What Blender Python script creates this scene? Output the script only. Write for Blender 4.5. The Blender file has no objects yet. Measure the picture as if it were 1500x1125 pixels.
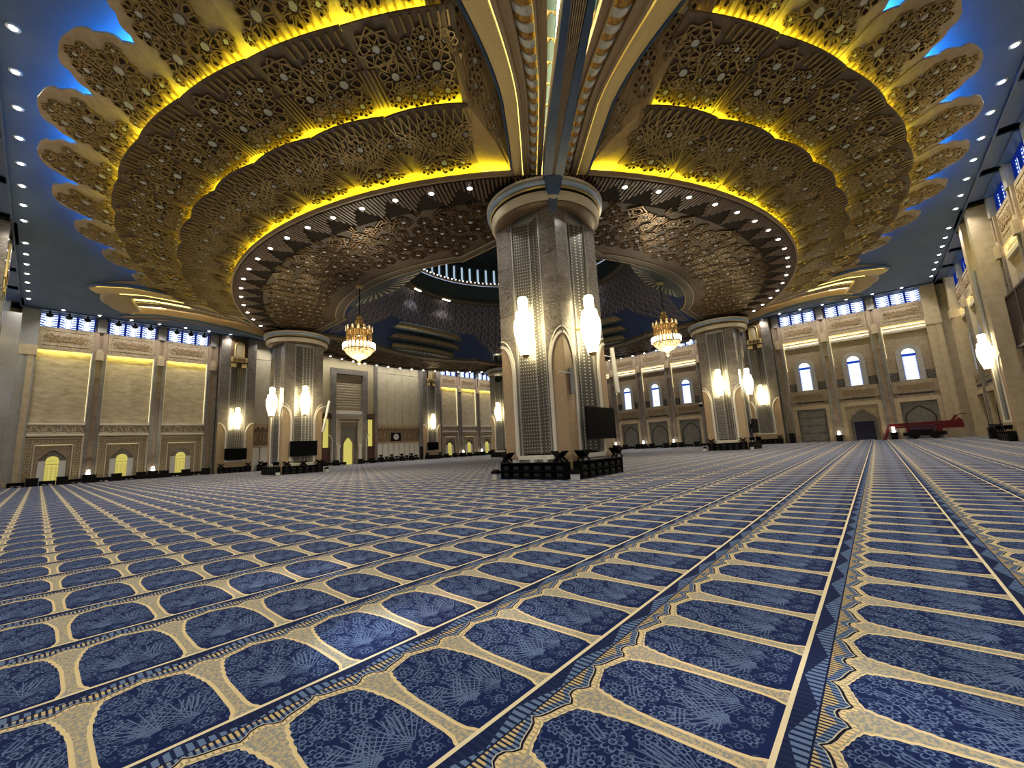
import bpy, math, random
from math import pi, sin, cos, radians, hypot, atan2, sqrt
from mathutils import Vector, Matrix
random.seed(7)
sc = bpy.context.scene
C = sc.collection

# ---------------------------------------------------------------- camera
CX, CY, CH = -31.585, -26.717, 1.408
YAW, PITCH, ROLL, FPX = 0.7161, 0.1518, -0.0516, 601.56
fw = Vector((cos(YAW)*cos(PITCH), sin(YAW)*cos(PITCH), sin(PITCH)))
rt = fw.cross(Vector((0, 0, 1))).normalized()
up = rt.cross(fw)
r2 = rt*cos(ROLL) + up*sin(ROLL)
u2 = up*cos(ROLL) - rt*sin(ROLL)
cam = bpy.data.cameras.new('camera')
cam.sensor_fit = 'HORIZONTAL'; cam.sensor_width = 36.0
cam.lens = FPX*36.0/1500.0
cam.clip_start = 0.05; cam.clip_end = 400
co = bpy.data.objects.new('camera', cam); C.objects.link(co)
M = Matrix.Identity(4)
for i in range(3):
    M[i][0] = r2[i]; M[i][1] = u2[i]; M[i][2] = -fw[i]
M[0][3], M[1][3], M[2][3] = CX, CY, CH
co.matrix_world = M
sc.camera = co

# ---------------------------------------------------------------- world, exposure
w = bpy.data.worlds.new('world'); sc.world = w; w.use_nodes = True
w.node_tree.nodes['Background'].inputs[0].default_value = (0.55, 0.72, 1.0, 1)
w.node_tree.nodes['Background'].inputs[1].default_value = 0.8
sc.view_settings.view_transform = 'Standard'
sc.view_settings.look = 'None'
sc.view_settings.gamma = 1.0
sc.view_settings.use_curve_mapping = False
sc.view_settings.exposure = 0.0
sc.cycles.use_denoising = True
sc.cycles.max_bounces = 6
sc.cycles.diffuse_bounces = 3
sc.cycles.glossy_bounces = 3
sc.cycles.transmission_bounces = 4
sc.cycles.sample_clamp_indirect = 4.0
sc.cycles.caustics_reflective = False
sc.cycles.caustics_refractive = False
# strengths of the room's own lamps (W or emission), all in one place
L_RING, L_EDGE, L_CHAND = 400.0, 580.0, 1500.0
E_COVE, E_BLUE, E_SCONCE, E_DAY, E_FRONT, E_COFFER, E_RIB = 62.0, 150.0, 17.0, 1.5, 95.0, 20.0, 24.0

# ---------------------------------------------------------------- mesh helper
class MB:
    def __init__(s): s.v = []; s.f = []; s.m = []
    def add(s, vs, fs, mi=0):
        o = len(s.v); s.v += [tuple(p) for p in vs]
        for f in fs: s.f.append(tuple(i+o for i in f)); s.m.append(mi)
    def box(s, x0, x1, y0, y1, z0, z1, mi=0):
        s.add([(x0,y0,z0),(x1,y0,z0),(x1,y1,z0),(x0,y1,z0),(x0,y0,z1),(x1,y0,z1),(x1,y1,z1),(x0,y1,z1)],
              [(0,3,2,1),(4,5,6,7),(0,1,5,4),(1,2,6,5),(2,3,7,6),(3,0,4,7)], mi)
    def quad(s, a, b, c, d, mi=0): s.add([a,b,c,d], [(0,1,2,3)], mi)
    def prism(s, poly, y0, y1, mi=0, fn=None):
        fn = fn or (lambda a, b, c: (a, c, b))
        n = len(poly)
        vs = [fn(a, b, y0) for a, b in poly] + [fn(a, b, y1) for a, b in poly]
        fs = [tuple(range(n)), tuple(range(2*n-1, n-1, -1))] + [(i, (i+1) % n, n+(i+1) % n, n+i) for i in range(n)]
        s.add(vs, fs, mi)
    def ribbon(s, pts, wd, y0, y1, closed=False, mi=0, fn=None):
        """a flat bar of width wd that follows pts (in a plane), standing from depth y0 to y1"""
        fn = fn or (lambda a, b, c: (a, c, b))
        n = len(pts); L = []; R = []
        for i in range(n):
            p = pts[i]
            a = pts[(i-1) % n] if (closed or i > 0) else p
            b = pts[(i+1) % n] if (closed or i < n-1) else p
            def nn(u, v):
                dx, dy = v[0]-u[0], v[1]-u[1]; l = hypot(dx, dy) or 1; return (-dy/l, dx/l)
            if a == p: nx, ny = nn(p, b); k = 1
            elif b == p: nx, ny = nn(a, p); k = 1
            else:
                n1 = nn(a, p); n2 = nn(p, b); nx, ny = n1[0]+n2[0], n1[1]+n2[1]; l = hypot(nx, ny) or 1
                nx /= l; ny /= l; k = 1/max(.35, nx*n1[0]+ny*n1[1])
            L.append((p[0]+nx*wd/2*k, p[1]+ny*wd/2*k)); R.append((p[0]-nx*wd/2*k, p[1]-ny*wd/2*k))
        vs = [fn(a, b, y0) for a, b in L]+[fn(a, b, y0) for a, b in R]+[fn(a, b, y1) for a, b in L]+[fn(a, b, y1) for a, b in R]
        fs = []
        for i in range(n if closed else n-1):
            j = (i+1) % n
            fs += [(2*n+i, 2*n+j, 3*n+j, 3*n+i), (i, j, 2*n+j, 2*n+i), (n+i, 3*n+i, 3*n+j, n+j), (i, n+i, n+j, j)]
        if not closed:
            fs += [(0, 2*n, 3*n, n), (n-1, 2*n-1, 4*n-1, 3*n-1)]
        s.add(vs, fs, mi)
    def lathe(s, prof, n=24, c=(0, 0, 0), mi=0, a0=0.0, a1=2*pi):
        full = abs(a1-a0-2*pi) < 1e-6
        k = len(prof); vs = []; m = n if full else n+1
        for i in range(m):
            a = a0+(a1-a0)*i/n
            for r, z in prof: vs.append((c[0]+r*cos(a), c[1]+r*sin(a), c[2]+z))
        fs = []
        for i in range(n):
            j = (i+1) % m
            for q in range(k-1): fs.append((i*k+q, j*k+q, j*k+q+1, i*k+q+1))
        s.add(vs, fs, mi)
    def tube(s, pts, r, n=8, mi=0):
        pts = [Vector(p) for p in pts]; rings = []
        for i, p in enumerate(pts):
            d = (pts[min(i+1, len(pts)-1)]-pts[max(i-1, 0)]).normalized()
            a = d.orthogonal().normalized() if i == 0 else (a - d*a.dot(d)).normalized()
            b = d.cross(a); rr = r[i] if isinstance(r, (list, tuple)) else r
            rings.append([p+(a*cos(2*pi*k/n)+b*sin(2*pi*k/n))*rr for k in range(n)])
        vs = [q for g in rings for q in g]; fs = []
        for i in range(len(pts)-1):
            for k in range(n):
                fs.append((i*n+k, i*n+(k+1) % n, (i+1)*n+(k+1) % n, (i+1)*n+k))
        fs += [tuple(range(n-1, -1, -1)), tuple(range((len(pts)-1)*n, len(pts)*n))]
        s.add(vs, fs, mi)
    def bar(s, a, b, wd, ht, upv=(0, 0, 1), mi=0):
        a, b = Vector(a), Vector(b); d = (b-a).normalized(); sd = d.cross(Vector(upv))
        if sd.length < 1e-5: sd = d.orthogonal()
        sd.normalize(); u = sd.cross(d)
        vs = [p+sd*(i*wd/2)+u*(j*ht/2) for p in (a, b) for i, j in ((-1, -1), (1, -1), (1, 1), (-1, 1))]
        s.add(vs, [(0, 1, 2, 3), (7, 6, 5, 4), (0, 4, 5, 1), (1, 5, 6, 2), (2, 6, 7, 3), (3, 7, 4, 0)], mi)
    def grid(s, fn, nu, nv, mi=0):
        vs = [fn(i/nu, j/nv) for i in range(nu+1) for j in range(nv+1)]
        fs = [(i*(nv+1)+j, (i+1)*(nv+1)+j, (i+1)*(nv+1)+j+1, i*(nv+1)+j+1) for i in range(nu) for j in range(nv)]
        s.add(vs, fs, mi)
    def grid_solid(s, fn, off, nu, nv, mi=0):
        """grid plus a back side pushed by vector off, closed at the rim"""
        vs = [Vector(fn(i/nu, j/nv)) for i in range(nu+1) for j in range(nv+1)]
        N = len(vs); o = Vector(off); vs += [p+o for p in vs]; W = nv+1
        fs = [(i*W+j, (i+1)*W+j, (i+1)*W+j+1, i*W+j+1) for i in range(nu) for j in range(nv)]
        fs += [tuple(N+q for q in reversed(f)) for f in fs]
        rim = [i*W for i in range(nu+1)] + [nu*W+j for j in range(1, W)] + [i*W+nv for i in range(nu-1, -1, -1)] + [j for j in range(nv-1, 0, -1)]
        for a, b in zip(rim, rim[1:]+rim[:1]): fs.append((b, a, N+a, N+b))
        s.add(vs, fs, mi)
    def mesh(s, name, mats, smooth=False):
        me = bpy.data.meshes.new(name); me.from_pydata(s.v, [], s.f)
        mats = mats if isinstance(mats, (list, tuple)) else [mats]
        for m in mats: me.materials.append(m)
        if len(mats) > 1: me.polygons.foreach_set('material_index', s.m)
        if smooth:
            me.polygons.foreach_set('use_smooth', [True]*len(s.f))
            try: me.set_sharp_from_angle(angle=radians(35))
            except Exception: pass
        me.update(); return me
    def build(s, name, mats, parent=None, loc=(0, 0, 0), rz=0.0, smooth=False):
        return inst(name, s.mesh(name, mats, smooth), parent, loc, rz)

def inst(name, me, parent=None, loc=(0, 0, 0), rz=0.0):
    o = bpy.data.objects.new(name, me); C.objects.link(o)
    o.location = loc; o.rotation_euler = (0, 0, rz)
    if parent is not None: o.parent = parent
    return o
def empty(name, loc=(0, 0, 0), rz=0.0):
    o = bpy.data.objects.new(name, None); C.objects.link(o); o.location = loc; o.rotation_euler = (0, 0, rz)
    o.empty_display_size = .2; return o
def tag(o, label=None, cat=None, group=None, kind=None):
    if label: o['label'] = label
    if cat: o['category'] = cat
    if group: o['group'] = group
    if kind: o['kind'] = kind
    return o
def lamp(kind, name, loc, power, col=(1, 1, 1), parent=None, size=.15, spot=150, blend=.6, rot=(0, 0, 0)):
    l = bpy.data.lights.new(name, kind); l.energy = power; l.color = col
    if kind == 'SPOT': l.spot_size = radians(spot); l.spot_blend = blend
    l.shadow_soft_size = size
    o = bpy.data.objects.new(name, l); C.objects.link(o); o.location = loc; o.rotation_euler = rot
    if parent is not None: o.parent = parent
    return o
def lerp(tab, x):
    if x <= tab[0][0]: return tab[0][1]
    for (a, b), (c, d) in zip(tab, tab[1:]):
        if x <= c: return b+(d-b)*(x-a)/(c-a)
    return tab[-1][1]
def arch(hw, z0, zs, zp, n=10):
    """outline of a pointed arch from foot to foot"""
    h = zp-zs; L = [(-hw, z0)]
    for i in range(n+1):
        x = -hw*cos(pi/2*i/n); L.append((x, zs+h*max(0, 1-abs(x/hw)**1.3)**.72))
    return L+[(-x, z) for x, z in reversed(L[:-1])]
def rarch(hw, z0, zs, n=10):
    """outline of a round-headed arch"""
    return [(-hw, z0)]+[(-hw*cos(pi*i/(2*n)), zs+hw*sin(pi*i/(2*n))) for i in range(2*n+1)]+[(hw, z0)]

# ---------------------------------------------------------------- node expressions
class NT:
    def __init__(s, m): s.t = m.node_tree; s.n = s.t.nodes; s.l = s.t.links
    def new(s, t, **k):
        nd = s.n.new(t)
        for a, b in k.items(): setattr(nd, a, b)
        return nd
class E_:
    def __init__(s, nt, sock): s.nt = nt; s.s = sock
    def _m(s, op, *a):
        nd = s.nt.new('ShaderNodeMath', operation=op)
        for i, x in enumerate((s,)+a):
            if isinstance(x, E_): s.nt.l.new(x.s, nd.inputs[i])
            else: nd.inputs[i].default_value = x
        return E_(s.nt, nd.outputs[0])
    def __add__(s, o): return s._m('ADD', o)
    def __sub__(s, o): return s._m('SUBTRACT', o)
    def __mul__(s, o): return s._m('MULTIPLY', o)
    def __truediv__(s, o): return s._m('DIVIDE', o)
    def __gt__(s, o): return s._m('GREATER_THAN', o)
    def __lt__(s, o): return s._m('LESS_THAN', o)
    def rsub(s, o): return (s*-1.0)+o
    def fract(s): return s._m('FRACT')
    def abs(s): return s._m('ABSOLUTE')
    def min(s, o): return s._m('MINIMUM', o)
    def max(s, o): return s._m('MAXIMUM', o)
    def sin(s): return s._m('SINE')
    def sqrt(s): return s._m('SQRT')
    def pow(s, o): return s._m('POWER', o)
    def atan2(s, o): return s._m('ARCTAN2', o)
    def pingpong(s, o): return s._m('PINGPONG', o)
def mix(nt, f, a, b):
    nd = nt.new('ShaderNodeMix', data_type='RGBA')
    for i, x in ((0, f), (6, a), (7, b)):
        if isinstance(x, E_): nt.l.new(x.s, nd.inputs[i])
        elif isinstance(x, tuple): nd.inputs[i].default_value = (*x, 1)
        else: nd.inputs[i].default_value = x
    return E_(nt, nd.outputs[2])
def ramp(nt, f, stops, interp='LINEAR'):
    nd = nt.new('ShaderNodeValToRGB'); r = nd.color_ramp; r.interpolation = interp
    while len(r.elements) < len(stops): r.elements.new(.5)
    for e, (p, c) in zip(r.elements, stops):
        e.position = p; e.color = (*c, 1) if isinstance(c, tuple) else (c, c, c, 1)
    nt.l.new(f.s, nd.inputs[0]); return E_(nt, nd.outputs[0])
def position(nt, obj=False):
    if obj:
        g = nt.new('ShaderNodeTexCoord'); v = g.outputs['Object']
    else:
        g = nt.new('ShaderNodeNewGeometry'); v = g.outputs['Position']
    sp = nt.new('ShaderNodeSeparateXYZ'); nt.l.new(v, sp.inputs[0])
    return E_(nt, v), [E_(nt, o) for o in sp.outputs]
def vec(nt, x, y, z=0.0):
    nd = nt.new('ShaderNodeCombineXYZ')
    for i, q in enumerate((x, y, z)):
        if isinstance(q, E_): nt.l.new(q.s, nd.inputs[i])
        else: nd.inputs[i].default_value = q
    return E_(nt, nd.outputs[0])
def noise(nt, v, scale, detail=4, rough=.55, dist=0.0):
    nd = nt.new('ShaderNodeTexNoise'); nt.l.new(v.s, nd.inputs['Vector'])
    nd.inputs['Scale'].default_value = scale; nd.inputs['Detail'].default_value = detail
    nd.inputs['Roughness'].default_value = rough; nd.inputs['Distortion'].default_value = dist
    return E_(nt, nd.outputs[0])
def scalev(nt, v, sx, sy, sz):
    nd = nt.new('ShaderNodeVectorMath', operation='MULTIPLY'); nt.l.new(v.s, nd.inputs[0])
    nd.inputs[1].default_value = (sx, sy, sz); return E_(nt, nd.outputs[0])
def new_mat(name, col=(.5, .5, .5), rough=.6, metal=0.0, spec=.5):
    m = bpy.data.materials.new(name); m.use_nodes = True
    b = m.node_tree.nodes['Principled BSDF']
    b.inputs['Base Color'].default_value = (*col, 1); b.inputs['Roughness'].default_value = rough
    b.inputs['Metallic'].default_value = metal; b.inputs['Specular IOR Level'].default_value = spec
    return m, b, NT(m)
def bump(nt, b, h, strength=.4, dist=.02):
    nd = nt.new('ShaderNodeBump'); nd.inputs['Strength'].default_value = strength; nd.inputs['Distance'].default_value = dist
    nt.l.new(h.s, nd.inputs['Height']); nt.l.new(nd.outputs[0], b.inputs['Normal'])
def emis(name, col, st):
    m = bpy.data.materials.new(name); m.use_nodes = True
    b = m.node_tree.nodes['Principled BSDF']
    b.inputs['Base Color'].default_value = (0, 0, 0, 1); b.inputs['Emission Color'].default_value = (*col, 1)
    b.inputs['Emission Strength'].default_value = st; b.inputs['Roughness'].default_value = .8
    b.inputs['Specular IOR Level'].default_value = 0
    return m
def noisy(name, c1, c2, scale=3.0, rough=.6, metal=0.0, stretch=(1, 1, 1), detail=5, lo=.35, hi=.65, bmp=0.0, spec=.5, dist=0.0):
    m, b, nt = new_mat(name, c1, rough, metal, spec)
    v, _ = position(nt); n = noise(nt, scalev(nt, v, *stretch), scale, detail, .6, dist)
    col = ramp(nt, n, [(lo, c1), (hi, c2)]); nt.l.new(col.s, b.inputs['Base Color'])
    if bmp: bump(nt, b, n, bmp, .03)
    return m

PLAIN = lambda n, c, r=.6, me=0.0, sp=.5: new_mat(n, c, r, me, sp)[0]
def marble(name, c1, c2, vein, scale=1.1, rough=.25):
    m, b, nt = new_mat(name, c1, rough)
    v, _ = position(nt)
    n1 = noise(nt, v, scale, 6, .62, 1.2); n2 = noise(nt, scalev(nt, v, 1, 1, 2.2), scale*2.3, 7, .6, 2.2)
    base = ramp(nt, n1, [(.32, c1), (.68, c2)])
    vv = (n2-.5).abs()
    f = ramp(nt, vv, [(0, .75), (.035, 0.0)])
    oi = nt.new('ShaderNodeObjectInfo'); k = E_(nt, oi.outputs['Random'])*.55
    base = mix(nt, k, base, tuple(q*.55 for q in c1))
    nt.l.new(mix(nt, f, base, vein).s, b.inputs['Base Color'])
    return m
def carved(name, c1, c2, scale=4.0, rough=.6, seed=0.0, metal=0.0):
    """shallow arabesque relief: thin scrolls from warped cells"""
    m, b, nt = new_mat(name, c1, rough, metal)
    v, _ = position(nt)
    n1 = noise(nt, v, scale*.8, 1, .5, 1.1)
    l1 = ((n1*7.0).fract()-.5).abs()
    vo = nt.new('ShaderNodeTexVoronoi'); nt.l.new(v.s, vo.inputs['Vector']); vo.inputs['Scale'].default_value = scale*1.6
    l2 = ((E_(nt, vo.outputs['Distance'])*2.6).fract()-.5).abs()
    f = ramp(nt, l1.min(l2+.06), [(.12, 1.0), (.22, 0.0)])
    nt.l.new(mix(nt, f, c1, c2).s, b.inputs['Base Color']); bump(nt, b, f, -.6, .03)
    return m
# ---------------------------------------------------------------- materials
mt = {}
mt['stone'] = noisy('beige_stone', (.40, .315, .20), (.49, .395, .26), 2.0, .55)
mt['cream'] = noisy('cream_stone', (.55, .47, .34), (.64, .56, .42), 1.5, .5)
mt['white'] = PLAIN('white_moulding', (.80, .75, .65), .45)
mt['tan'] = noisy('tan_stone', (.40, .28, .16), (.50, .37, .23), 9.0, .5, lo=.3, hi=.7)
mt['brown_stone'] = noisy('brown_stone', (.24, .18, .12), (.36, .28, .19), 2.5, .45, stretch=(1, 1, 2.5), detail=8)
mt['marble'] = marble('grey_marble', (.125, .108, .092), (.25, .22, .19), (.40, .37, .33))
mt['marble_light'] = marble('light_grey_marble', (.34, .33, .32), (.48, .47, .45), (.26, .25, .24), .9)
mt['marble_pink'] = marble('pinkish_marble', (.33, .24, .17), (.42, .32, .24), (.26, .2, .15), .8)
mt['slab'] = noisy('streaked_marble_panel', (.32, .25, .155), (.54, .455, .32), 1.1, .35, stretch=(1, 1, 2.6), detail=12, lo=.30, hi=.66, dist=.3)
mt['plaster'] = noisy('tall_cream_panel', (.46, .40, .27), (.54, .48, .34), 1.2, .6)
mt['frieze'] = carved('carved_beige_frieze', (.42, .34, .23), (.20, .14, .08), 3.2)
mt['frieze_brown'] = carved('carved_brown_frieze', (.34, .24, .13), (.15, .09, .04), 3.6)
mt['band'] = carved('carved_geometric_band', (.36, .28, .17), (.19, .14, .08), 6.0)
mt['gold'] = noisy('brushed_gold', (.46, .34, .13), (.58, .45, .2), 30.0, .35, metal=.75)
mt['gold_paint'] = noisy('gold_paint', (.74, .55, .22), (.80, .62, .28), 12, .5, metal=.1)
mt['bronze'] = noisy('dark_bronze', (.10, .065, .035), (.16, .105, .055), 5, .45, metal=.3)
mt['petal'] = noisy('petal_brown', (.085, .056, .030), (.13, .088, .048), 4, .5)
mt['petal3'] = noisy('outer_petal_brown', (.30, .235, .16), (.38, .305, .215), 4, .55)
mt['orn'] = PLAIN('ornament_gold', (.27, .19, .08), .32, .4)
mt['orn_dark'] = PLAIN('ornament_shade', (.055, .032, .012), .5, .2)  # dark shading inside the carved flowers, put into the colour
mt['orn_blue'] = PLAIN('ornament_pale_centre', (.40, .42, .44), .5)
mt['soffit'] = carved('soffit_relief', (.032, .018, .008), (.095, .056, .024), 2.6, .6, metal=.0)
mt['soffit_band'] = carved('soffit_border', (.045, .035, .022), (.11, .09, .055), 7.0, .5)
mt['slat'] = PLAIN('brown_slat', (.10, .058, .034), .5)
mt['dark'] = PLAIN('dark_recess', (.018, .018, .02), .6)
mt['ceiling'] = noisy('blue_ceiling_paint', (.075, .12, .22), (.095, .145, .25), .4, .75)
mt['navy'] = PLAIN('navy_paint', (.012, .032, .11), .6)
mt['blue_edge'] = PLAIN('blue_lacquer_edge', (.045, .085, .17), .35)
mt['moulding'] = PLAIN('brown_moulding', (.34, .245, .145), .45)
mt['pale_block'] = noisy('pale_block', (.50, .53, .50), (.66, .67, .62), 8, .5)
mt['amber'] = noisy('amber_block', (.33, .16, .03), (.55, .31, .06), 9, .4, lo=.4, hi=.6)
mt['black'] = PLAIN('black_plastic', (.004, .004, .0045), .5, 0, .15)
mt['black_slot'] = PLAIN('dark_grey_insert', (.030, .029, .028), .6, 0, .2)
mt['tv'] = PLAIN('tv_glass', (.002, .0025, .003), .4, 0, .06)
mt['whitep'] = PLAIN('white_plastic', (.72, .72, .70), .4)
mt['greyp'] = PLAIN('grey_metal', (.38, .38, .37), .4, .3)
mt['red'] = PLAIN('red_lift_paint', (.11, .003, .007), .45, 0, .3)
mt['purple'] = PLAIN('plum_cover', (.05, .006, .035), .6)
mt['wood'] = noisy('dark_red_wood', (.055, .015, .010), (.10, .03, .018), 3, .4, stretch=(6, 6, .6))
mt['mashrabiya'] = noisy('dark_wood_lattice', (.025, .012, .010), (.05, .025, .02), 5, .5)
mt['door_grey'] = noisy('grey_door_leaf', (.13, .125, .115), (.20, .19, .17), 2, .4)
mt['glass_dark'] = PLAIN('dark_glass', (.02, .02, .045), .1)
mt['bluebar'] = emis('blue_stained_glass', (.02, .10, .85), .55)
mt['day'] = emis('daylit_glass', (.82, .93, 1.0), E_DAY)
mt['day_dome'] = emis('daylit_dome_glass', (.6, .82, 1.0), .65)
mt['bulb_dim'] = emis('small_lit_bulb', (1.0, .92, .8), 3.0)
mt['yellow_glass'] = emis('lit_yellow_glass', (1.0, .86, .20), .62)
mt['led_yellow'] = emis('yellow_led_strip', (1.0, .92, .03), E_COVE)
mt['led_front'] = emis('warm_yellow_led_strip', (1.0, .88, .20), E_FRONT)
mt['led_niche'] = emis('soft_yellow_led_strip', (1.0, .88, .45), 1.9)
mt['led_coffer'] = emis('warm_white_led_strip', (1.0, .80, .42), E_COFFER)
mt['led_rib'] = emis('rib_led_strip', (1.0, .86, .50), E_RIB)
mt['led_blue'] = emis('blue_led_strip', (.04, .32, 1.0), E_BLUE)
mt['sconce'] = emis('lit_crystal', (1.0, .82, .45), E_SCONCE)
mt['bulb'] = emis('lit_bulb', (1.0, .95, .86), 30.0)
mt['bulb_warm'] = emis('lit_candle_bulb', (1.0, .88, .66), 9.0)
mt['chand_glow'] = emis('lit_chandelier_bowl', (1.0, .74, .36), 1.15)
mt['crystal'] = noisy('amber_crystal', (.30, .18, .055), (.60, .42, .18), 14, .25, metal=.4)
m, b, nt = new_mat('painted_sparkle_bowl', (.3, .2, .08), .3)
v, _ = position(nt); n = noise(nt, v, 9.0, 2)  # sparkle put into the emission as bright and dark noise
nt.l.new(ramp(nt, n, [(.40, (.10, .055, .012)), (.50, (.75, .48, .16)), (.58, (1.6, 1.25, .7))]).s, b.inputs['Emission Color']); b.inputs['Emission Strength'].default_value = 1.1
mt['chand_glow'] = m
mt['inscribed'] = carved('inscribed_yellow_panel', (.52, .45, .28), (.38, .31, .17), 9.0)

def screen_mat():
    """perforated steel screen: rows of pale star studs on dark metal"""
    m, b, nt = new_mat('perforated_screen', (.1, .1, .1), .36, .6)
    tc = nt.new('ShaderNodeUVMap') if False else None
    v, (x, y, z) = position(nt, True)
    p = .155
    s = (x+y)
    fx = ((s/p).fract()-.5).abs()*p; fz = ((z/p).fract()-.5).abs()*p
    d = (fx*fx+fz*fz).sqrt()
    f = ramp(nt, d, [(.022, 1.0), (.045, 0.0)])
    g = ramp(nt, fx.max(fz), [(.066, 0.0), (.074, 1.0)])
    c = mix(nt, g, (.115, .11, .10), (.22, .21, .19))
    nt.l.new(mix(nt, f, c, (.68, .65, .58)).s, b.inputs['Base Color'])
    return m
mt['screen'] = screen_mat()

def carpet_mat():
    m, b, nt = new_mat('prayer_carpet_print', (.03, .05, .15), .95, 0, .1)
    v, (x, y, z) = position(nt)
    PR, PA = 1.1725, .627
    vv = ((y+26.178+PR*60)/PR).fract()*PR
    f = ((x+28.82+PA*200)/PA).fract()
    d = f.min(f.rsub(1.0))*PA                     # distance to the strip's centre line
    vn = vv/PR
    W = lambda a: a/.32
    tab = [(0, .070), (.030, .062), (.06, .044), (.12, .036), (.42, .036), (.47, .042), (.52, .044), (.545, .056), (.585, .056), (.61, .070), (.65, .070),
           (.672, .086), (.705, .086), (.722, .104), (.745, .104), (.757, .140), (.767, .150), (.772, .185), (.782, .20), (.787, .235), (.797, .25), (.802, .285), (.812, .30), (.818, .32), (1, .32)]
    wv = ramp(nt, vn, [(p, W(q)) for p, q in tab])*.32
    vo = ramp(nt, d/.3135, [(0, .975), (.12, .965), (.20, .935), (.32, .915), (.42, .935), (.60, .953), (.75, .965), (.9, .985), (1, 1.015)])
    blue = (d > wv)
    # ornament of the blue field: the same flowers and fans of lines on every mat
    u = (f-.5)*PA
    def rose(cu, cv, R, n):
        dx = (u-cu)/R; dy = (vv-cv)/R
        r = (dx*dx+dy*dy).sqrt(); a = dy.atan2(dx)
        pr = (a*(n*.5)).sin().abs().pow(.55)*.55+.45
        return ((r-pr).abs() < .10).max((r-.26).abs() < .07)
    def fan(cu, cv, a0, a1, r0, r1, k):
        dx = u-cu; dy = vv-cv
        r = (dx*dx+dy*dy).sqrt(); a = dx.atan2(dy)
        return (((a*k).fract()*r)/k < .0062)*(a > a0)*(a < a1)*(r > r0)*(r < r1)
    def bars(cu, cv, ang, w_, l_, k):
        ca, sa = cos(ang), sin(ang)
        p = (u-cu)*ca+(vv-cv)*sa; q = (vv-cv)*ca-(u-cu)*sa
        return (p.abs() < l_)*(q.abs() < w_)*((q*k).fract() < .4)
    orn = rose(-.16, .80, .062, 8)
    for q in ((.01, .875, .050, 8), (.15, .80, .064, 9), (-.02, .735, .056, 8), (-.215, .655, .060, 8), (.215, .655, .058, 8), (-.09, .62, .058, 9), (.085, .605, .066, 8), (-.205, .50, .060, 9),
              (.215, .485, .056, 8), (-.235, .36, .045, 7), (.235, .34, .045, 7), (0.0, .51, .052, 6), (-.235, .235, .042, 7), (.225, .215, .046, 7), (-.14, .115, .045, 8), (.145, .105, .048, 8), (.02, .095, .036, 7)):
        orn = orn.max(rose(*q))
    for q in ((-.03, .16, -.75, .15, .06, .36, 7.0), (.10, .17, -.15, .8, .06, .34, 7.0), (.02, .20, -1.2, -.7, .05, .28, 7.0), (.19, .13, -1.1, -.35, .10, .40, 9.0), (-.16, .14, .35, 1.0, .10, .34, 9.0)):
        orn = orn.max(fan(*q))
    for q in ((-.10, .70, .5, .035, .05, 45), (.10, .70, 1.1, .04, .05, 40), (-.16, .42, .3, .035, .055, 45), (.13, .40, 1.3, .05, .07, 40), (-.05, .39, .9, .03, .10, 50), (.0, .80, 1.4, .03, .035, 45), (-.12, .26, .1, .03, .05, 50)):
        orn = orn.max(bars(*q)*.9)
    vb = nt.new('ShaderNodeTexVoronoi', voronoi_dimensions='2D'); vb.inputs['Scale'].default_value = 19.0; nt.l.new(vec(nt, u, vv).s, vb.inputs['Vector'])
    orn = orn.max(((E_(nt, vb.outputs['Distance'])-.30).abs() < .07)*.42*(vv > .05))
    pile = noise(nt, v, 90.0, 3)
    navy = mix(nt, pile, (.006, .014, .066), (.011, .024, .098))
    field = mix(nt, orn*.85, navy, (.135, .20, .35))
    # tan strips
    tanc = mix(nt, ramp(nt, noise(nt, v, 46.0, 2), [(.47, 0.0), (.53, 1.0)]), (.54, .44, .26), (.31, .31, .28))
    edge = (d-wv).abs() < .011
    cream = (.78, .63, .34)
    body = mix(nt, blue, tanc, field)
    body = mix(nt, edge, body, cream)
    # border above the arches
    h = vv-vo
    hatch = ((x*36.0).fract() < .45)
    st1 = mix(nt, hatch, (.60, .46, .22), (.016, .022, .05))
    st2 = mix(nt, hatch, (.15, .23, .38), (.012, .022, .07))
    st = mix(nt, (h > .058), st2, st1)
    tri = ((x+28.82+PA*200)/(PA*.5))._m('PINGPONG', 1.0)
    wave = ((vv-1.05)/.105) > (tri*.85+.08)
    hat2 = ((x*22.0).fract() < .4)
    band = mix(nt, wave, mix(nt, hat2, (.13, .20, .35), (.012, .022, .075)), mix(nt, hat2, (.010, .018, .06), (.016, .026, .085)))
    up_ = mix(nt, (vv > 1.043), st, (.010, .016, .05))
    up_ = mix(nt, (vv > 1.053), up_, band)
    dots = ((x*34.0).fract() < .3)
    out = mix(nt, (h > -.028), body, mix(nt, dots, cream, (.40, .30, .14)))
    out = mix(nt, (h > -.006), out, (.62, .5, .3))
    out = mix(nt, (h > 0.0), out, (.008, .010, .02))
    out = mix(nt, (h > .014), out, (.58, .52, .40))
    out = mix(nt, (h > .020), out, up_)
    base = (vv < .013).max(vv > (PR-.013))
    out = mix(nt, base, out, (.82, .71, .46))
    nt.l.new(out.s, b.inputs['Base Color'])
    bump(nt, b, pile, .25, .004)
    return m
mt['carpet'] = carpet_mat()
# ---------------------------------------------------------------- floor and ceiling
HW = 35.5                       # hall centre to wall face
fl = MB(); fl.box(-36.2, 36.2, -36.2, 36.2, -.3, 0)
tag(fl.build('floor', mt['carpet']), kind='structure')

ZC = 17.5                       # flat ceiling
CE = 33.95
ceil = MB()
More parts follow.
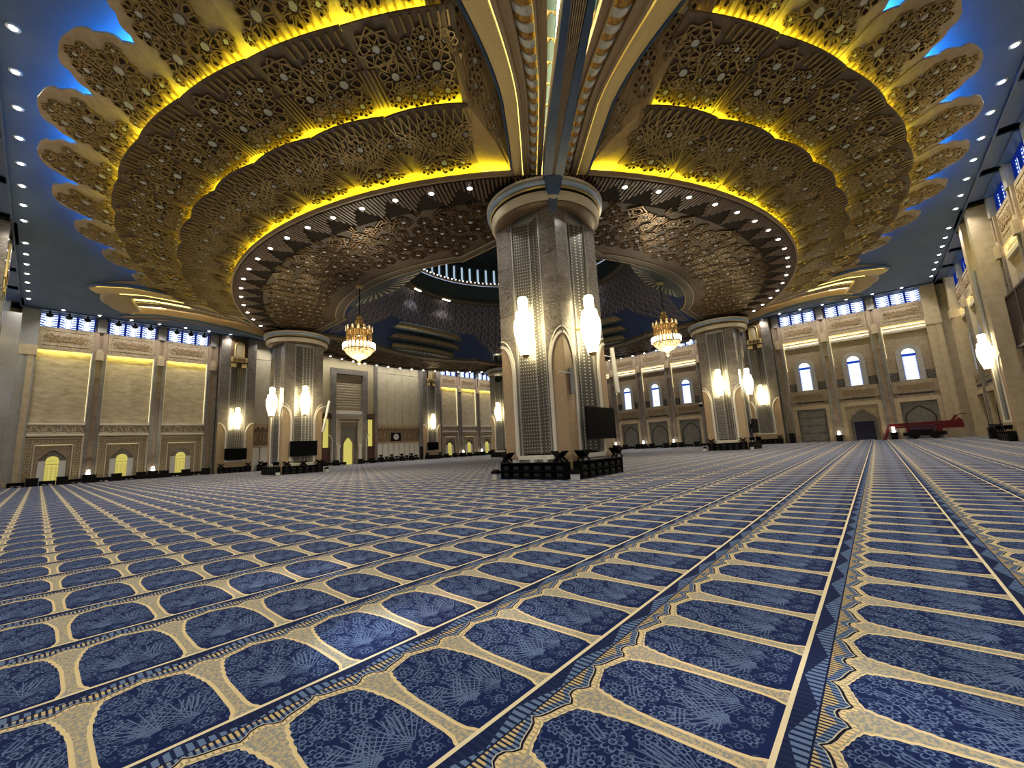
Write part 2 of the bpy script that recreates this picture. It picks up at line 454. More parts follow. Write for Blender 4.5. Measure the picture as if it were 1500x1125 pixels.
# flat slab with a round hole under the saucer (r = 29.4)
N = 96
def sq_pt(a, h): k = h/max(abs(cos(a)), abs(sin(a))); return (k*cos(a), k*sin(a))
vs = []; fs = []
for i in range(N):
    a = 2*pi*i/N+pi/4; x, y = sq_pt(a, CE)
    vs += [(29.4*cos(a), 29.4*sin(a), ZC), (x, y, ZC), (x, y, ZC+.5)]
for i in range(N):
    j = (i+1) % N; fs += [(3*i, 3*j, 3*j+1, 3*i+1), (3*i+1, 3*j+1, 3*j+2, 3*i+2)]
ceil.add(vs, fs)
ceil_o = tag(ceil.build('ceiling', mt['ceiling']), kind='structure')
rim = MB()
for k in range(4):
    R = Matrix.Rotation(k*pi/2, 3, 'Z')
    q = MB(); q.box(-CE-.1, CE+.1, -CE-.1, -CE, ZC-.14, ZC+.1)
    rim.add([R @ Vector(p) for p in q.v], q.f)
rim.build('ceiling_edge_trim', mt['moulding'] if False else mt['blue_edge'], ceil_o)
slot = MB()
for k in range(4):
    R = Matrix.Rotation(k*pi/2, 3, 'Z')
    q = MB(); q.box(-36.2, 36.2, -36.2, -CE+.0, ZC+.5, ZC+.7)
    slot.add([R @ Vector(p) for p in q.v], q.f)
slot.build('ceiling_slot', mt['ceiling'], ceil_o)

# ---------------------------------------------------------------- walls
mt['blue_frame'] = emis('self_glowing_blue_frame', (.015, .05, .5), .35)  # frame glows by itself to give the deep blue between panes
wall = {}
def make_wall(name, ang):
    """local frame: x along the wall, y into the hall, z up"""
    r = empty(name, (-HW*sin(ang)*-1, -HW*cos(ang), 0), ang)
    tag(r, kind='structure'); wall[name] = r
    b = MB(); b.box(-36.3, 36.3, -.5, 0, 0, 18.4)
    b.build('wall_face', mt['stone'], r)
    return r
# rotation a: local +y = (-sin a, cos a); the wall sits at -HW * that
def wall_at(name, ang):
    r = empty(name, (HW*sin(ang), -HW*cos(ang), 0), ang); tag(r, kind='structure'); wall[name] = r
    b = MB(); b.box(-36.3, 36.3, -.5, 0, 0, 18.4); b.build('wall_face', mt['stone'], r)
    return r
wall_at('wall_back', 0.0); wall_at('wall_front', pi); wall_at('wall_right', pi/2); wall_at('wall_left', -pi/2)

BAYS = [-30.75, -25.68, -20.6, 20.6, 25.68, 30.75]
ME = {}
def mesh_of(key, fn):
    if key not in ME: ME[key] = fn()
    return ME[key]
def win_meshes():
    f = MB()
    f.ribbon([(-.63, 15.95), (.63, 15.95), (.63, 17.36), (-.63, 17.36)], .10, .02, .22, True)
    p = MB(); p.box(-.6, .6, .03, .06, 15.97, 17.34)
    l = MB()
    for s in (-1, 1):
        for k in range(5):
            z = 16.08+.26*k; x0, x1 = (.24+.06*(k % 2), .58)
            q = [(x0, z-.03), (x1, z+.02), (x1, z+.14), (x0, z+.06)]
            l.prism([(s*a, b) for a, b in q], .06, .10)
    l.ribbon([(-.2, 16.0), (-.2, 17.32)], .03, .06, .09); l.ribbon([(.2, 16.0), (.2, 17.32)], .03, .06, .09)
    return f.mesh('clerestory_frame', mt['blue_frame']), p.mesh('clerestory_pane', mt['day']), l.mesh('clerestory_lattice', mt['bluebar'])
WN = [0]
def clerestory(root, xc):
    f, p, l = mesh_of('clere', win_meshes)
    for k in (-1, 0, 1):
        o = inst('window_%d' % WN[0], f, root, (xc+k*1.34, 0, 0)); WN[0] += 1
        tag(o, kind='structure')
        inst('pane', p, o); inst('lattice', l, o)
def cornice(root, xc):
    def mk():
        b = MB(); b.box(-2.05, 2.05, 0, .75, 17.36, 17.5); b.box(-2.05, 2.05, .75, 1.55, 17.42, 17.5); return b.mesh('cornice', mt['blue_edge'])
    inst('cornice', mesh_of('cornice', mk), root, (xc, 0, 0))
def scrolls(b, cx, cz, hw, hh, y0, y1):
    """mirrored leaf scrolls either side of a flower"""
    rosette2(b, cx, cz, hh*.62, 8, y0, y1, None, 1, .06)
    for s in (-1, 1):
        for q in (-1, 1):
            for t in range(3):
                x0 = .32+.40*t*hw/1.5
                P = [(cx+s*(x0+.22*a*cos(a*5.2)*1.3), cz+q*(.12+.30*t*.35+hh*.55*a*sin(a*4.6+.6)*.9)) for a in [i/9 for i in range(10)]]
                b.ribbon(P, .055, y0, y1, False, 1)
                b.ribbon([(cx+s*(x0+.1), cz+q*hh*.25), (cx+s*(x0+.26), cz+q*hh*.62), (cx+s*(x0+.38), cz+q*hh*.30)], .05, y0, y1, False, 1)
        for t in range(4): rosette2(b, cx+s*(.42+.33*t*hw/1.5), cz+(.18 if t % 2 else -.18)*hh, .15, 6, y0, y1, None, 1, .035)
def frieze_panel(root, xc, mat):
    def mk():
        b = MB(); b.box(-2.03, 2.03, 0, .34, 13.78, 15.93); b.box(-2.03, 2.03, .29, .36, 13.56, 13.80); b.ribbon([(-1.65, 14.1), (1.65, 14.1), (1.65, 15.6), (-1.65, 15.6)], .05, .34, .38, True)
        scrolls(b, 0, 14.85, 1.5, .62, .34, .40)
        return b.mesh('carved_frieze', [mat, mt['frieze_brown']])
    inst('carved_frieze', mesh_of('frz'+mat.name, mk), root, (xc, 0, 0))
def rosette2(b, cx, cz, R, n, y0, y1, fn=None, mi=0, wd=.03):
    """outlined flower in the plane of a panel"""
    for k in range(n):
        a = 2*pi*k/n; ca, sa = cos(a), sin(a)
        P = [(.3, 0), (.55, .2), (.8, .2), (1, 0), (.8, -.2), (.55, -.2)]
        h = R*.95*sin(pi/n)/.2*.55
        b.ribbon([(cx+R*p*ca-h*q*sa, cz+R*p*sa+h*q*ca) for p, q in P], wd, y0, y1, True, mi, fn)
def pilaster(root, x, style):
    def mk():
        b = MB()
        b.box(-.52, -.2, 0, .50, 0, 12.85, 0); b.box(.2, .52, 0, .50, 0, 12.85, 0); b.box(-.2, .2, 0, .36, 0, 12.85, 1)
        b.box(-.52, -.17, 0, .48, 12.85, 15.95, 1); b.box(.17, .52, 0, .48, 12.85, 15.95, 1); b.box(-.17, .17, 0, .30, 12.85, 15.95, 1)
        b.box(-.3, .3, 0, .70, 12.85, 13.75, 2)
        b.prism([(-.3, 13.75), (.3, 13.75), (.12, 14.1), (-.12, 14.1)], .3, .55, 2)
        b.box(-.36, .36, 0, .55, 15.95, 17.5, 3)
        b.box(-.56, .56, 0, .58, 0, .45, 1)
        for z in (2.4, 4.6, 6.8, 9.0, 11.0): b.box(-.53, .53, 0, .505, z, z+.025, 1)
        return b.mesh('pilaster', [mt['marble'], mt['marble_pink'], mt['stone'], mt['marble_light']])
    inst('pilaster', mesh_of('pil', mk), root, (x, 0, 0))
# --- the front wall's bay: lit marble panel over a small arched niche
def bay_front(root, xc):
    clerestory(root, xc); cornice(root, xc); frieze_panel(root, xc, mt['frieze'])
    def panel():
        b = MB(); b.box(-2.02, 2.02, 0, .03, 6.1, 13.78); return b.mesh('marble_panel', mt['slab'])
    inst('marble_panel', mesh_of('fp', panel), root, (xc, 0, 0))
    def led():
        b = MB(); b.box(-1.95, 1.95, .24, .29, 13.70, 13.72); return b.mesh('led_strip', mt['led_front'])
    inst('led_strip', mesh_of('fl', led), root, (xc, 0, 0))
    def jamb():
        b = MB()
        for s in (-1, 1): b.box(*(sorted((s*2.02, s*1.93))), 0, .36, 6.1, 13.74)
        return b.mesh('panel_edge', mt['white'])
    inst('panel_edge', mesh_of('fj', jamb), root, (xc, 0, 0))
    def fsl():
        b = MB(); b.box(-1.925, -1.90, .28, .32, 6.3, 13.5); return b.mesh('side_led', mt['led_niche'])
    inst('side_led', mesh_of('fsl', fsl), root, (xc, 0, 0))
    def ledge():
        b = MB(); b.box(-2.03, 2.03, 0, .5, 5.95, 6.12); b.box(-2.03, 2.03, 0, .48, 4.9, 5.05); return b.mesh('ledge', mt['white'])
    inst('ledge', mesh_of('fe', ledge), root, (xc, 0, 0))
    def key():
        b = MB(); b.box(-2.03, 2.03, 0, .32, 5.05, 5.95, 0)
        for k in range(-2, 2):
            x = k*1.0+.05
            b.ribbon([(x, 5.18), (x+.32, 5.78), (x+.62, 5.78), (x+.62, 5.35), (x+.82, 5.35), (x+.82, 5.62)], .085, .32, .38, False, 1)
            b.ribbon([(x+.16, 5.18), (x+.9, 5.18)], .07, .32, .38, False, 1)
        b.ribbon([(-2, 5.12), (2, 5.12)], .05, .32, .37, False, 1); b.ribbon([(-2, 5.88), (2, 5.88)], .05, .32, .37, False, 1)
        return b.mesh('key_frieze', [mt['frieze'], mt['cream']])
    inst('key_frieze', mesh_of('fk', key), root, (xc, 0, 0))
    def low():
        b = MB()
        pl = [(-1.78, 0), (-1.78, 4.55), (1.78, 4.55), (1.78, 0)]
        b.ribbon([(-2.0, 0), (-2.0, 4.85), (2.0, 4.85), (2.0, 0)], .14, 0, .46, False, 1)
        b.ribbon([(-1.62, 0), (-1.62, 4.28), (1.62, 4.28), (1.62, 0)], .62, 0, .30, False, 0)
        b.ribbon([(-1.92, 0), (-1.92, 4.6), (1.92, 4.6), (1.92, 0)], .07, 0, .38, False, 1)
        b.ribbon([(-1.3, 0), (-1.3, 3.98), (1.3, 3.98), (1.3, 0)], .08, 0, .37, False, 1)
        b.box(-1.27, 1.27, 0, .12, 3.6, 3.95, 2)
        b.box(-1.27, -1.0, 0, .14, 0, 3.6, 2); b.box(1.0, 1.27, 0, .14, 0, 3.6, 2)
        A = arch(1.0, 2.4, 2.4, 3.5, 10)
        b.prism(A+[(1.0, 3.62), (-1.0, 3.62)], 0, .13, 2) if False else None
        # spandrel around the arch
        for s in (-1, 1):
            b.prism([(s*x, z) for x, z in A if x >= -1e-6]+[(s*1.0, 3.62), (0, 3.62)], 0, .14, 2)
        b.ribbon(A, .10, .06, .18, False, 3)
        for k in range(8):
            z = .35+k*.5
            for s in (-1, 1): b.ribbon([(s*1.62-.16, z-.15), (s*1.62+.16, z-.15), (s*1.62+.16, z+.15), (s*1.62-.16, z+.15)], .03, .30, .34, True, 1)
        for k in range(-2, 3): b.ribbon([(k*.62-.22, 4.14), (k*.62+.22, 4.14), (k*.62+.22, 4.42), (k*.62-.22, 4.42)], .03, .30, .34, True, 1)
        return b.mesh('niche_surround', [mt['band'], mt['cream'], mt['brown_stone'], mt['moulding']])
    inst('niche_surround', mesh_of('flow', low), root, (xc, 0, 0))
    def back():
        b = MB(); b.prism(arch(.98, 2.35, 2.4, 3.46, 10), .01, .03); return b.mesh('niche_back', mt['marble'])
    inst('niche_back', mesh_of('fback', back), root, (xc, 0, 0))
    def wp():
        b = MB(); b.box(-.96, -.47, .03, .08, 0, 2.37); b.box(.47, .96, .03, .08, 0, 2.37); return b.mesh('white_panel', mt['whitep'])
    inst('white_panel', mesh_of('fwp', wp), root, (xc, 0, 0))
    def yg():
        b = MB(); b.prism(rarch(.45, 0, 2.38, 6), .03, .07); return b.mesh('lit_door_glass', mt['yellow_glass'])
    g = inst('lit_door', mesh_of('fyg', yg), root, (xc, 0, 0))
    def fret():
        b = MB()
        b.ribbon([(-.45, 2.02), (.45, 2.02)], .06, .07, .11)
        for k in range(6):
            for j in range(3): b.ribbon([(-.3+.3*j-.1, .3+.28*k-.09), (-.3+.3*j+.1, .3+.28*k-.09), (-.3+.3*j, .3+.28*k+.1)], .025, .07, .09, True)
        for x, z in ((-.22, 2.33), (-.1, 2.37), (.02, 2.33), (.14, 2.37), (.25, 2.33)): b.ribbon([(x-.05, z), (x+.03, z+.05), (x+.06, z-.02)], .025, .07, .09)
        return b.mesh('fretwork', mt['gold_paint'])
    inst('fretwork', mesh_of('fret', fret), g)
    def led2():
        b = MB(); b.box(-1.85, 1.85, .33, .38, 4.885, 4.895); return b.mesh('led_strip', mt['led_niche'])
    inst('led_strip', mesh_of('fl2', led2), root, (xc, 0, 0))
    def uplight():
        b = MB(); b.box(-1.2, 1.2, .15, .19, 3.93, 3.94); return b.mesh('niche_led', mt['led_niche'])
    inst('niche_led', mesh_of('fl3', uplight), root, (xc, 0, 0))
# --- the right and near walls' bay: coffered light band, arched window, door
def bay_right(root, xc, door='grey', lights=True):
    clerestory(root, xc); cornice(root, xc); frieze_panel(root, xc, mt['frieze'])
    def coffer():
        b = MB()
        for k, (z0, z1, y) in enumerate(((13.36, 13.78, .10), (12.98, 13.33, .18), (12.66, 12.95, .26))):
            b.box(-1.98, 1.98, 0, y, z0, z1)
        for k in range(3): b.box(-1.98, 1.98, 0, .12+.09*k, 13.33-.38*k+.0, 13.36-.38*k)
        b.box(1.96, 2.05, 0, .36, 6.5, 13.78)
        return b.mesh('coffered_band', mt['cream'])
    inst('coffered_band', mesh_of('rc', coffer), root, (xc, 0, 0))
    def led():
        b = MB(); b.box(-1.93, 1.93, .20, .25, 13.765, 13.775); b.box(-1.93, 1.93, .13, .17, 13.335, 13.345); b.box(-1.93, 1.93, .21, .25, 12.955, 12.965);  return b.mesh('led_strip', mt['led_coffer'])
    inst('led_strip', mesh_of('rl', led), root, (xc, 0, 0))
    def led3():
        b = MB(); b.box(1.90, 1.925, .28, .32, 9.6, 13.6); return b.mesh('side_led', mt['led_niche'])
    if lights: inst('side_led', mesh_of('rl3', led3), root, (xc, 0, 0))
    def panel():
        b = MB(); b.box(-2.02, 2.02, 0, .04, 5.4, 12.7); return b.mesh('stone_panel', mt['brown_stone'])
    inst('stone_panel', mesh_of('rp', panel), root, (xc, 0, 0))
    def sur():
        b = MB(); o = rarch(1.12, 6.75, 9.95, 10); b.ribbon(rarch(.87, 6.75, 9.92, 10), .5, .02, .22); return b.mesh('window_surround', mt['marble_light'])
    def pane():
        b = MB(); b.prism(rarch(.62, 6.85, 10.02, 8), .05, .08); return b.mesh('window_pane', mt['day'])
    def bars():
        b = MB(); b.ribbon(rarch(.61, 6.85, 10.02, 8), .06, .08, .12); b.box(-.62, .62, .08, .12, 9.62, 9.92)
        for s in (-1, 1):
            for k in range(12): b.box(s*.53-.06, s*.53+.06, .08, .10, 6.95+.22*k, 7.03+.22*k)
        return b.mesh('blue_glazing', mt['bluebar'])
    o = inst('window_%d' % WN[0], mesh_of('rs', sur), root, (xc, 0, 0)); WN[0] += 1; tag(o, kind='structure')
    inst('pane', mesh_of('rpane', pane), o); inst('blue_glazing', mesh_of('rbar', bars), o)
    def vent():
        b = MB()
        for s in (-1, 1):
            b.box(s*1.6-.34, s*1.6+.34, .04, .07, 6.85, 7.75, 0); b.ribbon([(s*1.6-.36, 6.83), (s*1.6+.36, 6.83), (s*1.6+.36, 7.77), (s*1.6-.36, 7.77)], .06, .04, .11, True, 1)
            for k in range(5): b.box(s*1.6-.32, s*1.6+.32, .07, .09, 6.95+.16*k, 7.0+.16*k, 1)
        return b.mesh('vent_grille', [mt['door_grey'], mt['black_slot']])
    inst('vent_grille', mesh_of('rv', vent), root, (xc, 0, 0))
    def carve():
        b = MB(); b.box(-2.02, 2.02, 0, .32, 5.3, 6.72); b.box(-1.6, 1.6, 0, .30, 4.5, 5.08); scrolls(b, 0, 6.0, 1.5, .5, .32, .38); return b.mesh('carved_panel', [mt['frieze'], mt['frieze_brown']])
    inst('carved_panel', mesh_of('rcv', carve), root, (xc, 0, 0))
    def slotm():
        b = MB(); b.box(-1.5, 1.5, .1, .36, 5.08, 5.24); return b.mesh('air_slot', mt['dark'])
    inst('air_slot', mesh_of('rslot', slotm), root, (xc, 0, 0))
    def frame():
        b = MB(); b.ribbon([(-1.85, 0), (-1.85, 4.55), (1.85, 4.55), (1.85, 0)], .42, 0, .42); b.ribbon([(-1.6, 0), (-1.6, 4.32), (1.6, 4.32), (1.6, 0)], .09, 0, .48)
        return b.mesh('door_surround', mt['stone'])
    inst('door_surround', mesh_of('rf', frame), root, (xc, 0, 0))
    def dled():
        b = MB(); b.box(-1.5, 1.5, .12, .18, 4.29, 4.30); return b.mesh('led_strip', mt['led_niche'])
    if lights: inst('led_strip', mesh_of('rdl', dled), root, (xc, 0, 0))
    if door == 'grey':
        def dg():
            b = MB(); b.box(-1.6, 1.6, 0, .06, 0, 4.3, 0); A = arch(1.25, 0, 2.5, 3.7, 10); b.ribbon(A, .12, .06, .14, False, 1); b.prism(A, .06, .08, 0)
            return b.mesh('closed_door', [mt['door_grey'], mt['black_slot']])
        inst('closed_door', mesh_of('rdg', dg), root, (xc, 0, 0))
    elif door == 'slab':
        def ds():
            b = MB(); b.box(-1.6, 1.6, 0, .06, 0, 4.3, 0)
            for k in range(4): b.ribbon([(-1.45, .2+k*1.0), (1.45, .2+k*1.0), (1.45, 1.1+k*1.0), (-1.45, 1.1+k*1.0)], .03, .06, .08, True, 1)
            return b.mesh('shuttered_door', [mt['door_grey'], mt['black_slot']])
        inst('shuttered_door', mesh_of('rds', ds), root, (xc, 0, 0))
    else:
        def do():
            b = MB(); A = arch(1.25, 0, 2.5, 3.75, 10)
            b.box(-1.6, -1.25, 0, .1, 0, 4.3, 2); b.box(1.25, 1.6, 0, .1, 0, 4.3, 2)
            for s in (-1, 1): b.prism([(s*x, z) for x, z in A if x >= -1e-6][:-1]+[(s*1.25, 4.3), (0, 4.3)], 0, .1, 2)
            b.prism(A, .01, .04, 1); b.ribbon(A, .1, .08, .2, False, 0)
            for k in range(5): b.ribbon([(-1.0+.5*k, 2.45), (-1.0+.5*k, 3.2+.4*(1-abs(k-2)/2))], .05, .04, .1, False, 0)
            for k in range(3): b.ribbon([(-1.2, 2.45+.36*k), (1.2, 2.45+.36*k)], .05, .04, .1, False, 0)
            b.box(-.98, .98, .02, .06, 0, 2.35, 3); b.ribbon([(-1.0, 0), (-1.0, 2.36), (1.0, 2.36), (1.0, 0)], .07, .04, .14, False, 0)
            b.box(-.7, .7, .06, .5, 0, .05, 4)
            return b.mesh('open_door', [mt['door_grey'], mt['marble'], mt['stone'], mt['glass_dark'], mt['whitep']])
        inst('open_door', mesh_of('rdo', do), root, (xc, 0, 0))
PY_ = 1.4                        # how far the sconce piers stand out
def sconce_pier(root, x, plain=False):
    pm = mt['stone'] if plain else mt['marble']; pk = 's' if plain else ''
    """the broad pier that carries a wall light"""
    def core():
        b = MB(); b.box(-1.98, -.98, 0, PY_, 0, 17.5, 0); b.box(.98, 1.98, 0, PY_, 0, 17.5, 0); b.box(-1.0, 1.0, 0, PY_-.42, 0, 17.5, 1)
        for z in (6.6, 8.0, 9.4, 10.8, 12.2, 13.6, 15.0, 16.4): b.box(-1.99, 1.99, 0, PY_+.004, z, z+.02, 1) if False else None
        return b.mesh('pier_body', [pm, pm])
    inst('pier_body', mesh_of('pcore'+pk, core), root, (x, 0, 0))
    def slab():
        b = MB(); b.box(-.49, .49, 0, .03, .01, 1.37); return b.mesh('marble_slab', pm)
    for k in range(8):
        for s in (-1, 1): inst('stone_slab' if plain else 'marble_slab', mesh_of('pslab'+pk, slab), root, (x+s*1.48, PY_, 6.4+1.39*k))
    def scr():
        b = MB(); y = PY_
        b.quad((-.8, y-.12, 1.6), (0, y-.36, 1.6), (0, y-.36, 13.3), (-.8, y-.12, 13.3)); b.quad((0, y-.36, 1.6), (.8, y-.12, 1.6), (.8, y-.12, 13.3), (0, y-.36, 13.3))
        return b.mesh('screen', mt['screen'])
    inst('screen', mesh_of('pscr', scr), root, (x, 0, 0))
    def fr():
        b = MB(); y = PY_
        b.ribbon([(-.9, 1.5), (-.9, 13.4)], .16, y-.45, y+.02); b.ribbon([(.9, 1.5), (.9, 13.4)], .16, y-.45, y+.02); return b.mesh('screen_jamb', mt['greyp'])
    inst('screen_jamb', mesh_of('pfr', fr), root, (x, 0, 0))
    def arches():
        b = MB(); y = PY_
        for s in (-1, 1):
            P = [(s*1.06, 1.4), (s*1.06, 4.7)]+[(s*(1.06+.9*(1-cos(pi/2*k/8))), 4.7+1.5*sin(pi/2*k/8)) for k in range(1, 9)]
            b.ribbon(P, .14, y-.05, y+.07)
        b.ribbon([(-1.06, 1.42), (1.06, 1.42)], .16, y-.05, y+.09)
        return b.mesh('arch_moulding', mt['white'])
    inst('arch_moulding', mesh_of('parch', arches), root, (x, 0, 0))
    def tanp():
        b = MB(); y = PY_
        for s in (-1, 1):
            P = [(s*1.1, .0), (s*1.1, 4.7)]+[(s*(1.1+.88*(1-cos(pi/2*k/8))), 4.7+1.45*sin(pi/2*k/8)) for k in range(1, 9)]+[(s*1.98, 0)]
            b.prism(P, y-.02, y+.02)
        b.box(-1.1, 1.1, y-.3, y+.02, 0, 1.4)
        return b.mesh('tan_panel', mt['tan'])
    inst('tan_panel', mesh_of('ptan', tanp), root, (x, 0, 0))
    def orn():
        b = MB(); y = PY_
        b.box(-.98, .98, y-.3, y-.1, 13.4, 17.4, 0); b.ribbon(rarch(.5, 14.75, 16.2, 8), .1, y-.1, y+.05, False, 1); b.prism(rarch(.42, 14.8, 16.2, 8), y-.1, y-.06, 2)
        b.box(-.9, .9, y-.1, y+.1, 14.1, 14.7, 1); b.box(-.9, -.3, y-.1, y+.05, 13.4, 13.9, 1); b.box(.3, .9, y-.1, y+.05, 13.4, 13.9, 1)
        rosette2(b, -.5, 14.4, .24, 8, y+.1, y+.13, None, 0); rosette2(b, .5, 14.4, .24, 8, y+.1, y+.13, None, 0); rosette2(b, 0, 14.4, .24, 8, y+.1, y+.13, None, 0)
        return b.mesh('ornamental_aedicule', [mt['bronze'], mt['gold_paint'], mt['inscribed']])
    if not plain: inst('ornamental_aedicule', mesh_of('porn', orn), root, (x, 0, 0))
def corner_pier(root, x, m0='marble_light'):
    def mk():
        b = MB(); b.box(-.62, .62, 0, .9, 0, 17.5, 0); b.box(-.5, -.1, 0, .98, 0, 12.8, 1); b.box(.15, .5, 0, .98, 0, 12.8, 0)
        b.box(-.66, .66, 0, 1.05, 12.8, 13.8, 1); b.box(-.6, .6, 0, 1.0, 0, .5, 1)
        return b.mesh('corner_pilaster', [mt[m0], mt['stone']])
    inst('corner_pilaster', mesh_of('cp'+m0, mk), root, (x, 0, 0))
for nm in ('wall_front', 'wall_right', 'wall_left', 'wall_back'):
    r = wall[nm]
    for x in BAYS:
        if nm == 'wall_front': bay_front(r, x)
        else:
            dr = 'grey'
            if nm == 'wall_right': dr = {-25.68: 'open', -20.6: 'slab'}.get(x, 'grey')
            bay_right(r, x, dr, nm == 'wall_right')
    for x in (23.14, 28.2, 18.05): pilaster(r, x, 0); pilaster(r, -x, 0)
    for x in (33.3,): 
        cm_ = 'stone' if nm in ('wall_right', 'wall_back') else 'marble_light'; corner_pier(r, x, cm_); corner_pier(r, -x, cm_)
    for x in (-15.45, 15.45): sconce_pier(r, x, nm == 'wall_back')
    if nm != 'wall_front':
        for x in (-10.0, -5.0, 0, 5.0, 10.0): bay_right(r, x, 'grey', nm == 'wall_right')
        for x in (-12.5, -7.5, -2.5, 2.5, 7.5, 12.5): pilaster(r, x, 0)
    # dark soffit over each pier in the ceiling slot
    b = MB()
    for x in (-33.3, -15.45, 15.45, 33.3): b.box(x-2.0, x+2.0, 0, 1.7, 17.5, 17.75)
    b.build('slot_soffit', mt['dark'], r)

b = MB(); b.box(31.9, 35.6, 0, 1.72, 0, 16.2); b.build('corner_block', mt['marble_light'], wall['wall_left']) if False else b.build('corner_block', mt['marble_light'], wall['wall_left'], (-67.5, 0, 0))
# --- front wall centre: mihrab, two doorways, two tall panels
wf = wall['wall_front']
def tall_panel(root, xc):
    hw = 4.2
    joints = [-hw, -2.2, -.7, .8, 2.3, hw]
    for a, c in zip(joints, joints[1:]):
        b = MB(); b.box(a+.02, c-.02, 0, .30, 6.15, 14.95); b.build('tall_stone_panel', mt['plaster'], root, (xc, 0, 0))
        b = MB(); b.box(a+.02, c-.02, 0, .34, 15.0, 16.4); b.build('top_stone_panel', mt['plaster'], root, (xc, 0, 0))
    b = MB(); b.box(-hw, hw, 0, .28, 3.1, 6.1, 0); b.box(-hw, hw, 0, .5, 5.75, 6.1, 1)
    for k in range(14): b.box(-hw+.1+k*.6, -hw+.45+k*.6, .3, .56, 5.5, 5.76, 1)
    for k in range(8):
        x = -hw+.55+k*1.04; b.ribbon(rarch(.32, 4.0, 4.75, 6), .09, .28, .36, False, 1); 
        b.v[-0:] if False else None
    b.box(-hw, hw, 0, .4, 3.1, 3.3, 1)
    b.build('carved_arcade', [mt['frieze_brown'], mt['gold_paint'] if False else mt['tan']], root, (xc, 0, 0))
    for k in range(8):
        b = MB(); b.ribbon(rarch(.34, 3.9, 4.7, 6), .10, .28, .38); b.ribbon(rarch(.2, 3.9, 4.6, 6), .06, .28, .34); b.build('blind_arch', mt['tan'], root, (xc-hw+.55+k*1.02, 0, 0))
    for k in range(8):
        b = MB(); b.box(.04, .98, 0, .26, .05, 3.05); b.ribbon([(.16, .2), (.86, .2), (.86, 2.8), (.16, 2.8)], .04, .26, .30, True); b.build('dado_panel', mt['white'], root, (xc-hw+k*1.05, 0, 0))
tall_panel(wf, -9.15); tall_panel(wf, 9.15)
for s in (-1, 1):
    b = MB(); b.box(s*13.75-.3, s*13.75+.3, 0, .5, 0, 17.5); b.build('marble_jamb', mt['marble_light'], wf)
    b = MB(); b.box(s*4.62-.3, s*4.62+.3, 0, .55, 0, 17.0); b.build('marble_jamb', mt['marble'], wf)
    # doorway beside the mihrab: dark wood gate, lit yellow opening above it
    d = MB(); x = s*3.62
    d.box(x-.72, x+.72, .1, .75, 7.0, 7.75, 0); d.box(x-.72, x-.52, .1, .7, 0, 7.0, 0); d.box(x+.52, x+.72, .1, .7, 0, 7.0, 0); d.box(x-.52, x+.52, .1, .6, 0, 2.7, 0)
    d.ribbon([(x-.4, .3), (x+.4, .3), (x+.4, 2.4), (x-.4, 2.4)], .07, .6, .66, True, 0)
    dd = tag(d.build('door_%d' % (1 if s < 0 else 2), mt['wood'], wf), kind='structure')
    g = MB(); g.box(x-.5, x+.5, .12, .2, 2.7, 7.0); g.build('lit_opening', mt['yellow_glass'], dd)
b = MB()
b.box(-4.3, 4.3, 0, .42, 15.0, 16.9); b.box(-4.3, -3.05, 0, .42, 7.9, 15.0); b.box(3.05, 4.3, 0, .42, 7.9, 15.0)
b.build('yellow_stone_field', mt['inscribed'], wf)
b = MB(); b.ribbon([(-2.62, 0), (-2.62, 14.5), (2.62, 14.5), (2.62, 0)], .85, 0, .75); b.build('marble_frame', mt['marble'], wf)
for k in range(13):
    b = MB(); z = 8.75+k*.41
    b.box(-2.18, 2.18, 0, .22, z, z+.36, 0)
    x = -2.1
    while x < 2.0:
        wd = random.uniform(.18, .5); b.ribbon([(x, z+.1), (x+wd*.4, z+random.uniform(.1, .27)), (x+wd, z+random.uniform(.08, .2))], .05, .22, .26, False, 1); x += wd+.08
    b.build('inscribed_course', [mt['plaster'], mt['tan']], wf)
b = MB(); b.box(-2.3, 2.3, 0, .5, 7.95, 8.35); b.box(-2.5, 2.5, 0, .62, 7.75, 7.95); b.build('portal_cornice', mt['white'], wf)
b = MB(); b.ribbon([(-1.95, 0), (-1.95, 7.3), (1.95, 7.3), (1.95, 0)], .6, 0, .6, False, 0); b.ribbon([(-1.55, 3.0), (-1.55, 6.6), (1.55, 6.6), (1.55, 3.0)], .12, 0, .7, False, 0)
b.ribbon([(-2.2, 0), (-2.2, 7.6), (2.2, 7.6), (2.2, 0)], .1, 0, .68, False, 0); b.box(-1.5, 1.5, .0, .45, 5.85, 6.5, 1)
b.build('portal_frame', [mt['cream'], mt['frieze']], wf)
for s in (-1, 1):
    b = MB(); b.lathe([(.0, 0), (.3, 0), (.3, .2), (.2, .3), (.18, 2.5), (.3, 2.8), (.36, 3.05), (0, 3.05)], 14, (s*1.75, .75, 0)); b.build('colonnette', mt['white'], wf, smooth=True)
    b = MB(); P = [(s*2.75, .5), (s*2.75, 3.2)]+[(s*(2.75+.6*(1-cos(pi/2*k/6))), 3.2+1.4*sin(pi/2*k/6)) for k in range(1, 7)]; b.ribbon(P, .1, .7, .82); b.build('arch_moulding', mt['white'], wf)
b = MB(); b.box(-1.45, 1.45, 0, .1, 0, 5.85); b.build('mihrab_recess', mt['marble'], wf)
b = MB(); b.ribbon(arch(.82, 0, 3.1, 4.25, 8), .16, .1, .3); b.build('mihrab_arch', mt['moulding'], wf)
b = MB(); b.prism(arch(.72, 0, 3.1, 4.15, 8), .1, .14); b.build('mihrab_glow', mt['yellow_glass'], wf)
mt['petal_tan'] = noisy('gilt_side_panel', (.36, .25, .11), (.44, .31, .15), 4, .45, metal=.2)
